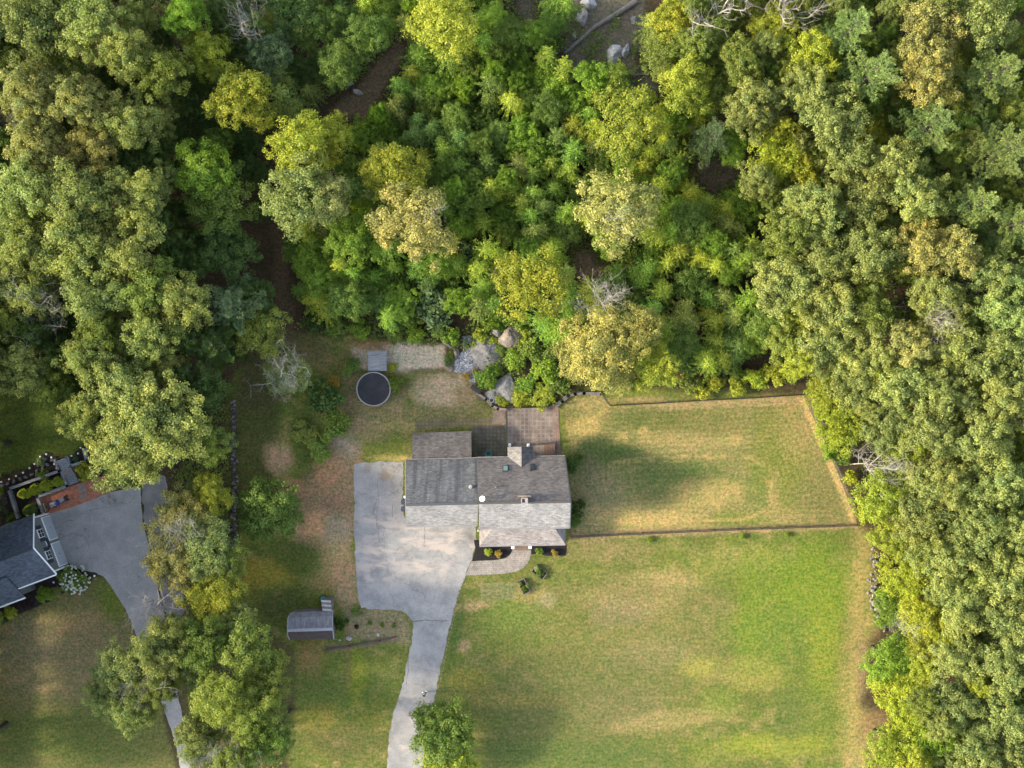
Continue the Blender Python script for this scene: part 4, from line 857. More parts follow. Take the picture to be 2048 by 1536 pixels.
for s in (GL * .255, GL * .745):
    gf_ = gbox(s, 1.18, 2.72, 2.36, .10, .03, 'garage_door', M['white']); gbox(s, 1.15, 2.52, 2.16, .10, .06, 'panel', M['garagedoor'], gf_)
    for zz in (0.6, 1.15, 1.7): gbox(s, zz, 2.5, .02, .10, .064, 'seam', M['greyplastic'], gf_)
    gbox(s, 1.2, .14, .1, .05, .12, 'handle', M['darkmetal'], gf_)
for s in (GL * .30, GL * .70):
    wf_ = gbox(s, 3.85, 0.95, 1.35, .1, .03, 'window', M['white']); gbox(s, 3.85, .79, 1.19, .1, .045, 'pane', M['glass'], wf_); gbox(s, 3.85, .03, 1.2, .1, .055, 'muntin', M['white'], wf_); gbox(s, 3.85, .8, .03, .1, .058, 'sash', M['white'], wf_)
    for k in (-1, 1): gbox(s + k * .70, 3.85, .38, 1.3, .06, .03, 'shutter', M['shutter'])
hoop = thing('basketball_hoop', 'wall-mounted basketball hoop between the two pale garage doors', 'basketball hoop', nhp(GL * .5, -.1, 2.0), ga_)
MB().box((0, -.05, 1.0), (1.15, .05, .80)).build('backboard', M['darkblue'], hoop)
m = MB()
for s in (-1, 1): m.box((s * .56, -.08, 1.0), (.06, .04, .84)); m.box((0, -.08, 1.0 + s * .40), (1.06, .04, .05))
m.box((0, -.08, .72), (.55, .02, .04)); m.box((0, -.08, 1.08), (.55, .02, .04)); m.box((-.27, -.08, .9), (.04, .02, .32)); m.box((.27, -.08, .9), (.04, .02, .32))
m.build('frame', M['white'], hoop)
MB().tube([(.24 * math.cos(t * .524), -.42 + .24 * math.sin(t * .524), .62) for t in range(13)], .02, 5, False).build('rim', M['white'], hoop)
m = MB()
for t in range(10):
    a = t * .628; m.tube([(.23 * math.cos(a), -.42 + .23 * math.sin(a), .62), (.13 * math.cos(a + .3), -.42 + .13 * math.sin(a + .3), .2)], .012, 3, False)
m.build('net', M['white'], hoop); MB().tube([(0, 0, 1.6), (-.18, -.03, 1.4), (.18, -.03, 1.4), (0, 0, 1.6)], .03, 4).build('bracket', M['white'], hoop)

# garden stones, lights, cart, pots
SG = 'pale paver stones set in the bark bed'
SN = 'first second third fourth fifth sixth seventh eighth ninth tenth'.split()
sm = rock_mesh(90, .26, .22, .14, 2)
for i, (x, y) in enumerate([(5.5, 971), (16, 967), (28, 962), (40, 957.5), (51, 954), (63, 949), (73.5, 942.5), (86, 936.5), (95, 929), (104.5, 920.5)]):
    o_ = link('paver_stone', sm, None, M['tanstone']) if i == 0 else bpy.data.objects.new('paver_stone', sm); 
    if i: COL.objects.link(o_)
    o_.location = P(x, y) + Vector((0, 0, .05)); o_.rotation_euler = (0, 0, i * .7); tag(o_, f'pale round stone in the bark bed row, {SN[i]} from the left', 'stone', SG)
boulder(88, 918, 6, 4, .35, 0, M['stone'], 'blue-grey rock in the bark bed above the stone row', 95)
for i, (x, y, d) in enumerate([(159, 974, 'upper left'), (166, 971, 'upper right'), (162, 983, 'middle left'), (169, 980, 'middle right'), (164.5, 993, 'lower left'), (171.5, 990, 'lower right')]):
    o_ = MB().box((0, 0, 0), (.40, .40, .06)).build('stepping_stone', M['tanstone']); o_.location = P(x, y) + Vector((0, 0, .05)); o_.rotation_euler = (0, 0, R(18)); tag(o_, f'square grey slab in the red bark, {d} of the six', 'stepping stone', 'square slabs in the red bark')
lm = MB(); lm.lathe([(0.0, .34), (.10, .32), (.115, .25), (.05, .24)], (0, 0, 0), 12); lm_ = lm.mesh('lamp_head', True); lm_.materials.append(M['white'])
ls_ = MB().tube([(0, 0, 0), (0, 0, .25)], .015, 5).mesh('stake'); ls_.materials.append(M['darkmetal'])
LN = ['at the left edge of the bark bed', 'above the second row stone', 'above the fourth row stone', 'above the fifth row stone', 'above the sixth row stone', 'on the bed edge left of the leafy clump', 'above the leafy clump in the bed', 'on the tip of the bark bed', 'above the last row stone', 'against the stair wall, upper', 'against the stair wall, lower', 'just right of the stair top', 'on the right bed edge near the lawn', 'at the far tip of the right bed', 'below the white hydrangea, nearest the drive', 'in the bark beside the hydrangea, nearer the house', 'left of the hydrangea by the wall']
for i, (x, y) in enumerate([(4.5, 963.5), (20, 958), (34, 951.5), (48, 945), (61, 936), (71, 927.5), (82.5, 913), (94.5, 908), (105, 914.5), (111, 927.5), (115.5, 936), (145, 911.5), (158, 906.5), (163, 895), (190.5, 1151), (179.5, 1156), (109, 1164)]):
    t = thing('garden_light', f'small white garden light {LN[i]}', 'light', P(x, y), 0, 'white garden lights round the bark beds'); link('lamp_head', lm_, t); link('stake', ls_, t)
cart = thing('garden_cart', 'low grey cart with a blue cover across it on the red bark', 'cart', P(119, 1004), R(25))
MB().box((-.62, .02, .42), (.66, .52, .1)).build('bed', M['greyplastic'], cart); MB().box((.48, .08, .46), (.58, .42, .1), R(6)).build('deck', M['greyplastic'], cart)
MB().lathe([(0.0, .30), (.2, .27), (.31, .12), (.33, 0)], (-.08, .02, .38), 14, 1, 1.1).build('cover', M['bluecloth'], cart, True)
m = MB(); m.box((0, 0, .28), (1.5, .3, .1)); m.build('chassis', M['darkmetal'], cart)
for x, y in ((-.6, .3), (-.6, -.3), (.95, .28), (.95, -.22)):
    MB().tube([(x, y - .05, .2), (x, y + .05, .2)], .2, 14).build('wheel', M['black'], cart)
MB().box((.93, .03, .45), (.3, .42, .25)).build('motor', M['black'], cart); MB().tube([(1.0, .2, .5), (1.16, .28, .75), (1.16, -.1, .75), (1.0, -.1, .5)], .025, 5).build('handle', M['black'], cart)
def twig_pot(px, py, lab):
    t = thing('plant_pot', lab, 'pot', P(px, py), 0, 'brown pots by the block wall'); MB().lathe([(0.0, .3), (.2, .3), (.22, .36), (.26, .36), (.18, 0)], (0, 0, 0), 16).build('pot', M['terracotta'], t, True)
    m = MB(); rg = random.Random(int(px))
    for k in range(7): m.tube([(0, 0, .3), (rg.uniform(-.25, .25), rg.uniform(-.25, .25), rg.uniform(.5, .8))], .018, 4)
    m.build('twigs', M['palewood'], t)
twig_pot(94.5, 1008, 'brown pot of dry twigs by the block wall, farther from the house'); twig_pot(97.5, 1018, 'brown pot of dry twigs by the block wall, nearer the house')
pk = thing('pole', 'pale yellowish pole lying along the block wall by the pots', 'pole', P(89, 1015)); MB().tube([P(86.5, 1007, .65) - P(89, 1015), P(91.5, 1023, .65) - P(89, 1015)], .06, 6).build('shaft', M['palewood'], pk)

# fallen logs
def fallen(pts, r, lab):
    o_ = P(*pts[0]); m = MB(); q = [P(*p) - o_ + Vector((0, 0, r * .8)) for p in pts]; m.tube(q, [r * (1 - .5 * i / (len(q) - 1)) for i in range(len(q))], 9)
    rg = random.Random(int(pts[0][0]))
    for k in range(5):
        p = q[0].lerp(q[-1], rg.uniform(.2, .9)); m.tube([p, p + Vector((rg.uniform(-.8, .8), rg.uniform(-.8, .8), rg.uniform(.1, .5)))], [.06, .02], 4)
    ob = m.build('fallen_log', M['log']); ob.location = o_; tag(ob, lab, 'log', 'fallen logs in the far woods')
fallen([(1272, 4), (1235, 28), (1190, 55), (1148, 92), (1130, 108)], .34, 'long grey fallen trunk across the rocky clearing')
fallen([(1290, 148), (1262, 152), (1245, 158)], .16, 'short fallen trunk below the rocky clearing')

# ------------------------------------------------------------------ the person on the drive
import bmesh
def person():
    t = thing('person', 'person in a pale blue top walking on the lower driveway', 'person', P(850, 1384), R(70))
    J = {'pelvis': (0, 0, .93), 'waist': (0, 0, 1.08), 'chest': (0, .01, 1.3), 'neck': (0, .02, 1.46), 'head': (0, .04, 1.56), 'top': (0, .03, 1.70),
         'shl': (-.19, .01, 1.38), 'ell': (-.25, -.05, 1.12), 'wrl': (-.24, .06, .90), 'shr': (.19, .01, 1.38), 'elr': (.25, -.02, 1.12), 'wrr': (.23, .16, .92),
         'hipl': (-.10, 0, .88), 'knl': (-.10, .13, .50), 'anl': (-.10, .05, .09), 'tol': (-.11, .22, .04), 'hipr': (.10, 0, .88), 'knr': (.10, -.03, .49), 'anr': (.10, -.25, .12), 'tor': (.11, -.10, .03)}
    Rr = {'pelvis': .15, 'waist': .13, 'chest': .15, 'neck': .055, 'head': .092, 'top': .075, 'shl': .068, 'ell': .045, 'wrl': .03, 'shr': .068, 'elr': .045, 'wrr': .03, 'hipl': .09, 'knl': .058, 'anl': .04, 'tol': .035, 'hipr': .09, 'knr': .058, 'anr': .04, 'tor': .035}
    Ed = [('pelvis', 'waist'), ('waist', 'chest'), ('chest', 'neck'), ('neck', 'head'), ('head', 'top'), ('chest', 'shl'), ('shl', 'ell'), ('ell', 'wrl'), ('chest', 'shr'), ('shr', 'elr'), ('elr', 'wrr'), ('pelvis', 'hipl'), ('hipl', 'knl'), ('knl', 'anl'), ('anl', 'tol'), ('pelvis', 'hipr'), ('hipr', 'knr'), ('knr', 'anr'), ('anr', 'tor')]
    for s, wr in (('l', 'wrl'), ('r', 'wrr')):
        w_ = Vector(J[wr])
        pm_ = 'pm' + s; J[pm_] = tuple(w_ + Vector((0, .02, -.06))); Rr[pm_] = .028; Ed.append((wr, pm_))
        for k in range(5):
            off = Vector((0, (k - 1.5) * .021 + .02, -.15 + abs(k - 1.7) * .012)) if k < 4 else Vector((.0, .075, -.09))
            nm = f'f{s}{k}'; J[nm] = tuple(w_ + off); Rr[nm] = .0095; Ed.append((pm_, nm))
    def skin(name, edges, grow, mat):
        ks = []
        for a, b in edges:
            for n in (a, b):
                if n not in ks: ks.append(n)
        me = bpy.data.meshes.new(name); me.from_pydata([J[k] for k in ks], [(ks.index(a), ks.index(b)) for a, b in edges], [])
        ob = link(name, me, t, mat); md = ob.modifiers.new('skin', 'SKIN'); ob.modifiers.new('sub', 'SUBSURF').render_levels = 2
        for i, k in enumerate(ks):
            me.skin_vertices[0].data[i].radius = (Rr[k] * grow, Rr[k] * grow)
        me.skin_vertices[0].data[0].use_root = True; return ob
    skin('body', Ed, 1.0, M['skin'])
    skin('shirt', [('pelvis', 'waist'), ('waist', 'chest'), ('chest', 'shl'), ('shl', 'ell'), ('chest', 'shr'), ('shr', 'elr')], 1.16, M['shirt'])
    skin('trousers', [('pelvis', 'hipl'), ('hipl', 'knl'), ('knl', 'anl'), ('pelvis', 'hipr'), ('hipr', 'knr'), ('knr', 'anr')], 1.14, M['trousers'])
    MB().lathe([(0.0, .125), (.06, .11), (.098, .05), (.105, -.01), (.09, -.07)], (0, .015, 1.635), 14).build('hair', M['hair'], t, True)
    m = MB()
    m.lathe([(.0, .03), (.014, .0), (.0, -.025)], (0, .142, 1.59), 6)
    for s in (-1, 1): m.lathe([(.0, .02), (.012, .0), (.0, -.02)], (s * .1, .03, 1.6), 6)
    m.build('nose_and_ears', M['skin'], t)
    m = MB()
    for s in (-1, 1): m.lathe([(.0, .01), (.011, .0), (.0, -.01)], (s * .035, .128, 1.625), 6)
    m.box((0, .128, 1.535), (.05, .012, .012)); m.build('face_marks', M['hair'], t)
    for n in ('tol', 'tor'):
        v = J[n]; MB().box((v[0], v[1] - .07, .045), (.1, .27, .09)).build('shoe', M['white'], t)
person()

# ------------------------------------------------------------------ trees
NV = np.array
class Leaves:
    """Collects leaf faces: a bent diamond of two triangles each, written straight into a mesh."""
    def __init__(self): self.c = []; self.tone = []
    def add(self, centers, dirs, ups, length, width, tone):
        n = len(centers); dirs = dirs / np.linalg.norm(dirs, axis=1, keepdims=True)
        side = np.cross(ups, dirs); side /= (np.linalg.norm(side, axis=1, keepdims=True) + 1e-9)
        L = np.broadcast_to(np.asarray(length), (n,))[:, None] * .5; Wd = np.broadcast_to(np.asarray(width), (n,))[:, None] * .5
        nrm = np.cross(dirs, side)
        q = np.stack([centers - dirs * L, centers + side * Wd + nrm * Wd * .25, centers + dirs * L, centers - side * Wd + nrm * Wd * .25], 1)
        self.c.append(q.reshape(-1, 3)); self.tone.append(np.repeat(np.broadcast_to(np.asarray(tone), (n,)), 4))
    def mesh(self, name):
        co = np.concatenate(self.c); n = len(co) // 4; me = bpy.data.meshes.new(name)
        me.vertices.add(n * 4); me.vertices.foreach_set('co', co.ravel().astype(np.float32))
        me.loops.add(n * 4); me.loops.foreach_set('vertex_index', np.arange(n * 4, dtype=np.int32))
        me.polygons.add(n); me.polygons.foreach_set('loop_start', np.arange(0, n * 4, 4, dtype=np.int32)); me.polygons.foreach_set('loop_total', np.full(n, 4, dtype=np.int32))
        me.update(calc_edges=True)
        a = me.attributes.new('tone', 'FLOAT', 'POINT'); a.data.foreach_set('value', np.concatenate(self.tone).astype(np.float32))
        me.materials.append(M['leaf']); return me
def clump(Lv, rg, c, out, rc, n, ls, lw, tone):
    p = rg.normal(0, 1, (n, 3)); p /= np.linalg.norm(p, axis=1, keepdims=True); p *= (rg.random((n, 1)) ** .45) * rc * NV([1, 1, .62])
    nrm = p / rc * .8 + out * .35 + NV([0, 0, .55]) + rg.normal(0, .45, (n, 3)); nrm /= np.linalg.norm(nrm, axis=1, keepdims=True)
    d = np.cross(nrm, rg.normal(0, 1, (n, 3))); d[:, 2] -= .25
    Lv.add(c + p, d, nrm, ls * rg.uniform(.7, 1.3, n), lw * rg.uniform(.7, 1.3, n), np.clip(tone + rg.normal(0, .1, n), 0, 1))
def lobed_crown(seed, Rc, hc, z0, n_lobes, n_clumps, n_leaf, rc, ls, lw):
    rg = np.random.default_rng(seed); Lv = Leaves(); lobes = []
    for k in range(n_lobes):
        a = k * 2.399 + rg.uniform(-.4, .4); rr = Rc * (.66 * math.sqrt((k + .35) / n_lobes)) * rg.uniform(.85, 1.15)
        zz = z0 + hc * (.60 - .38 * (rr / Rc) ** 2 + rg.uniform(-.10, .12)); lobes.append((NV([rr * math.cos(a), rr * math.sin(a), zz]), Rc * rg.uniform(.30, .46), hc * rg.uniform(.24, .38), rg.uniform(.25, .75)))
    per = n_clumps // n_lobes
    for (c, lr, lh, tn) in lobes:
        for _ in range(per):
            d = rg.normal(0, 1, 3); d /= np.linalg.norm(d)
            if d[2] < -.25: d[2] = -d[2] * .6
            s = rg.uniform(.72, 1.12) if rg.random() < .8 else rg.uniform(.3, .7)
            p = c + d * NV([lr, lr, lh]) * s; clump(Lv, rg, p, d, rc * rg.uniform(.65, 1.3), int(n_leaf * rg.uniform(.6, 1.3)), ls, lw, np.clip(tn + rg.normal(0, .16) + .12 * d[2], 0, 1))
    return Lv.mesh('crown'), lobes
def woody(seed, H, lobes, r0, bare=0):
    rg = random.Random(seed); m = MB(); bend = Vector((rg.uniform(-.3, .3), rg.uniform(-.3, .3), 0)); zt = H * .62
    tr = [Vector((bend.x * (k / 5) ** 2, bend.y * (k / 5) ** 2, zt * k / 5 - (.15 if k == 0 else 0))) for k in range(6)]
    m.tube(tr, [r0 * (1.25 if k == 0 else 1 - .12 * k) for k in range(6)], 7)
    for i, lb in enumerate(lobes):
        e = Vector(lb[0]); s = tr[3].lerp(tr[5], rg.random()); mid_ = s.lerp(e, .5) + Vector((0, 0, -.25 * (e - s).length * .5)) + Vector((rg.uniform(-.2, .2), rg.uniform(-.2, .2), 0))
        m.tube([s, mid_, e], [r0 * .42, r0 * .26, r0 * .1], 5)
        for j in range(2):
            f = mid_.lerp(e, rg.uniform(.3, .9)); m.tube([f, f + Vector((rg.uniform(-1, 1), rg.uniform(-1, 1), rg.uniform(.1, .9))) * lb[1]], [r0 * .12, r0 * .03], 4)
    me = m.mesh('trunk', True); me.materials.append(M['bark']); return me
def pine_mesh(seed, Rc, H, z0):
    rg = np.random.default_rng(seed); Lv = Leaves(); wh = 12; tw = MB()
    tw.tube([(0, 0, -.15), (.1, 0, H * .5), (0, .1, H * .98)], [.26, .18, .03], 7)
    for k in range(wh):
        t = k / (wh - 1); z = z0 + (H - z0) * t ** .9; Lb = Rc * (1 - t) ** .65 * rg.uniform(.75, 1.1) + .35; nb = int(6.4 - 2 * t)
        for b in range(nb):
            a = b * 2 * math.pi / nb + k * .7 + rg.uniform(-.3, .3); Lk = Lb * rg.uniform(.6, 1.25); dv = NV([math.cos(a), math.sin(a), 0.0]); rise = rg.uniform(.0, .3) + .35 * t; tn = rg.uniform(.2, .8)
            tip = dv * Lk + NV([0, 0, z + Lk * rise]); tw.tube([(0, 0, z), tuple(tip * .5 + NV([0, 0, z * .5 - .08])), tuple(tip)], [.06, .04, .012], 4, False)
            ns = max(3, int(Lk / .26))
            for s in range(ns):
                f = (s + .8) / ns
                if f < .28: continue
                wsp = (1 - f) * .25 * Lk + .10
                for sd in (-1, 0, 1):
                    c = dv * Lk * f + NV([0, 0, z + Lk * f * rise]) + sd * NV([-dv[1], dv[0], 0]) * wsp * rg.uniform(.4, 1.1) + rg.normal(0, .06, 3)
                    n = 18; d = rg.normal(0, .5, (n, 3)) + dv * .9 + NV([0, 0, .35]) + sd * .6 * NV([-dv[1], dv[0], 0])
                    d /= np.linalg.norm(d, axis=1, keepdims=True); ln_ = rg.uniform(.22, .40, n)
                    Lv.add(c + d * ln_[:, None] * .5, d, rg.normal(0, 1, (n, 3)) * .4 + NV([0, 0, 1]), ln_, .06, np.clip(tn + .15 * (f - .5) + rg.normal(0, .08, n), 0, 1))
    tm = tw.mesh('trunk'); tm.materials.append(M['bark']); return Lv.mesh('crown'), tm
def frond_mesh(seed, Rc, H, tiers=3, nf=9, leaf=.24):
    """Young tree: leader shoots, each a star of arching leafy fronds, paler at the tips and on top."""
    rg = np.random.default_rng(seed); Lv = Leaves(); tw = MB()
    stems = [NV([0, 0, 0.])] + [NV([math.cos(a), math.sin(a), 0]) * Rc * rg.uniform(.35, .6) for a in rg.uniform(0, 6.28, 2 + seed % 2)]
    for si, st_ in enumerate(stems):
        Hs = H * (1 if si == 0 else rg.uniform(.62, .88)); Rs = Rc * (.95 if si == 0 else rg.uniform(.5, .75)); tw.tube([(st_[0] * .3, st_[1] * .3, -.1), (st_[0], st_[1], Hs * .95)], [.06, .02], 5)
        for tr_ in range(tiers):
            z = Hs * (1 - .20 * tr_); Rt = Rs * (.50 + .5 * tr_ / max(1, tiers - 1)); n = nf + tr_ * 2
            for k in range(n):
                a = k * 2 * math.pi / n + tr_ * .5 + rg.uniform(-.2, .2); Lk = Rt * rg.uniform(.7, 1.15); dv = NV([math.cos(a), math.sin(a), 0.]); tn = rg.uniform(.25, .55) + .28 * (1 - tr_); rise = rg.uniform(.2, .5)
                q = max(4, int(Lk / .13)); f = (np.arange(q) + .8) / q; f = np.repeat(f, 2); sd = np.tile([-1., 1.], q); sidev = NV([-dv[1], dv[0], 0.])
                wd = leaf * .36 * (1.15 - .6 * f)
                c = st_ * NV([1, 1, 0]) + dv * (Lk * f)[:, None] + sidev * (sd * wd)[:, None]; c[:, 2] = z + Lk * (rise * f - .7 * f ** 2); c += rg.normal(0, .025, c.shape)
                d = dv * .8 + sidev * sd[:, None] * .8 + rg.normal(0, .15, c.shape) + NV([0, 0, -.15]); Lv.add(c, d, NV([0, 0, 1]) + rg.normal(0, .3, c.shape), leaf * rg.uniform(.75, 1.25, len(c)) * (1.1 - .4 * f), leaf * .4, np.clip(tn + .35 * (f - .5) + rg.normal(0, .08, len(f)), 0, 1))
    tm = tw.mesh('trunk'); tm.materials.append(M['bark']); return Lv.mesh('crown'), tm
def bare_mesh(seed, H, Rc, lean=.1, mat='deadwood', dens=1.0, r0=.24):
    rg = random.Random(seed); m = MB()
    def grow(p, d, L, r, lv):
        pts = [p]; q = p; dd = d.copy()
        for k in range(3):
            dd = (dd + Vector((rg.uniform(-.28, .28), rg.uniform(-.28, .28), rg.uniform(-.12, .2)))).normalized(); q = q + dd * L / 3; pts.append(q)
        m.tube(pts, [r, r * .8, r * .62, r * .4], 6 if lv < 2 else 4, False)
        if lv < 4:
            for k in range(int((3 if lv else 5) * dens + rg.random())):
                s = pts[rg.choice((1, 2, 3))]; nd = (dd * .55 + Vector((rg.uniform(-1, 1), rg.uniform(-1, 1), rg.uniform(-.2, .6)))).normalized(); grow(s, nd, L * rg.uniform(.45, .75), r * .48, lv + 1)
    grow(Vector((0, 0, -.1)), Vector((lean, rg.uniform(-.1, .1), 1)).normalized(), H * .68, r0, 0)
    for k in range(3): grow(Vector((lean * H * .5, 0, H * .5)), Vector((rg.uniform(-1, 1), rg.uniform(-1, 1), 1)).normalized(), Rc * .9, r0 * .58, 1)
    me = m.mesh('trunk'); me.materials.append(M[mat]); return me
PROTO = {}
def make_protos():
    PROTO['oak'] = []
    for s in range(7):
        cr, lb = lobed_crown(100 + s, 4.5, 6.5, 7.0, 12, 230, 84, .60, .215, .135); PROTO['oak'].append((cr, woody(s, 13.5, lb, .30), 4.5, 13.0))
    PROTO['fine'] = []
    for s in range(6):
        cr, lb = lobed_crown(200 + s, 3.2, 6.0, 4.5, 10, 330, 44, .42, .165, .10); PROTO['fine'].append((cr, woody(30 + s, 10.0, lb, .18), 3.2, 10.0))
    PROTO['round'] = []
    for s in range(3):
        cr, lb = lobed_crown(250 + s, 3.2, 6.4, .4, 22, 440, 44, .42, .19, .12); PROTO['round'].append((cr, woody(45 + s, 7.0, lb, .16), 3.2, 7.2))
    PROTO['pine'] = [pine_mesh(300 + s, 3.6, 15.0, 5.0) + (3.6, 15.0) for s in range(5)]
    PROTO['sapling'] = [frond_mesh(400 + s, 1.9, 5.0, 3, 8, .26) + (1.9, 5.0) for s in range(9)]
    PROTO['shrub'] = []
    for s in range(5):
        cr, lb = lobed_crown(500 + s, 1.0, 1.1, .1, 6, 60, 34, .24, .17, .10); PROTO['shrub'].append((cr, woody(60 + s, 1.0, lb, .04), 1.0, 1.25))
    PROTO['cone'] = []
    for s in range(3):
        rg = np.random.default_rng(600 + s); Lv = Leaves()
        for k in range(170):
            t = rg.random() ** .8; a = rg.uniform(0, 6.28); r = .62 * (1 - t) ** .8 * rg.uniform(.85, 1.05) + .04; d = NV([math.cos(a), math.sin(a), .25])
            clump(Lv, rg, NV([r * math.cos(a), r * math.sin(a), .15 + 2.1 * t]), d, .16, 22, .14, .07, rg.uniform(.3, .8))
        tm = MB().tube([(0, 0, -.05), (0, 0, 1.6)], [.06, .02], 6).mesh('trunk'); tm.materials.append(M['bark']); PROTO['cone'].append((Lv.mesh('crown'), tm, .62, 2.3))
    PROTO['bare'] = [(None, bare_mesh(700 + s, 11, 3.2, (.1, -.1, .2, -.15, .3)[s], 'deadwood', (1.0, 1.2, .9, 1.1, 1.0)[s]), 3.5, 11.0) for s in range(3)]
    PROTO['twig'] = [(None, bare_mesh(720 + s, 11, 3.4, (.05, -.1, .12, -.05)[s], 'deadwood', 1.35, .13), 3.5, 11.0) for s in range(4)]
make_protos()
COLS = {'olive': (0.150, 0.176, 0.054), 'green': (0.085, 0.130, 0.024), 'tan': (0.178, 0.174, 0.058), 'yellow': (0.185, 0.205, 0.024), 'bright': (0.106, 0.172, 0.020), 'dark': (0.046, 0.078, 0.018), 'blue': (0.082, 0.122, 0.056), 'pine': (0.150, 0.200, 0.066), 'straw': (0.200, 0.192, 0.058), 'gold': (0.22, 0.165, 0.03), 'lime': (0.185, 0.222, 0.022), 'maroon': (0.022, 0.014, 0.015), 'mid': (0.116, 0.146, 0.030)}
COLS = {k: tuple(v * 1.36 for v in c) for k, c in COLS.items()}
CW = {'olive': 'grey-green', 'green': 'green', 'tan': 'tan-tinged', 'yellow': 'yellow-green', 'bright': 'bright green', 'dark': 'dark green', 'blue': 'blue-green', 'pine': 'pale green', 'straw': 'straw-coloured', 'gold': 'golden', 'lime': 'lime green', 'maroon': 'maroon', 'mid': 'mid-green'}
KIND = {'twig': ('dead_tree', 'dead tree', 'bare twiggy tree'), 'round': ('broadleaf_tree', 'tree', 'round low-crowned tree'), 'oak': ('broadleaf_tree', 'tree', 'clumpy broadleaf tree'), 'fine': ('slender_tree', 'tree', 'fine-leaved tree'), 'pine': ('pine_tree', 'tree', 'feathery pine'), 'sapling': ('sapling', 'tree', 'young sapling'), 'shrub': ('shrub', 'shrub', 'rounded shrub'), 'cone': ('cone_shrub', 'shrub', 'pointed evergreen'), 'bare': ('dead_tree', 'dead tree', 'bare dead tree')}
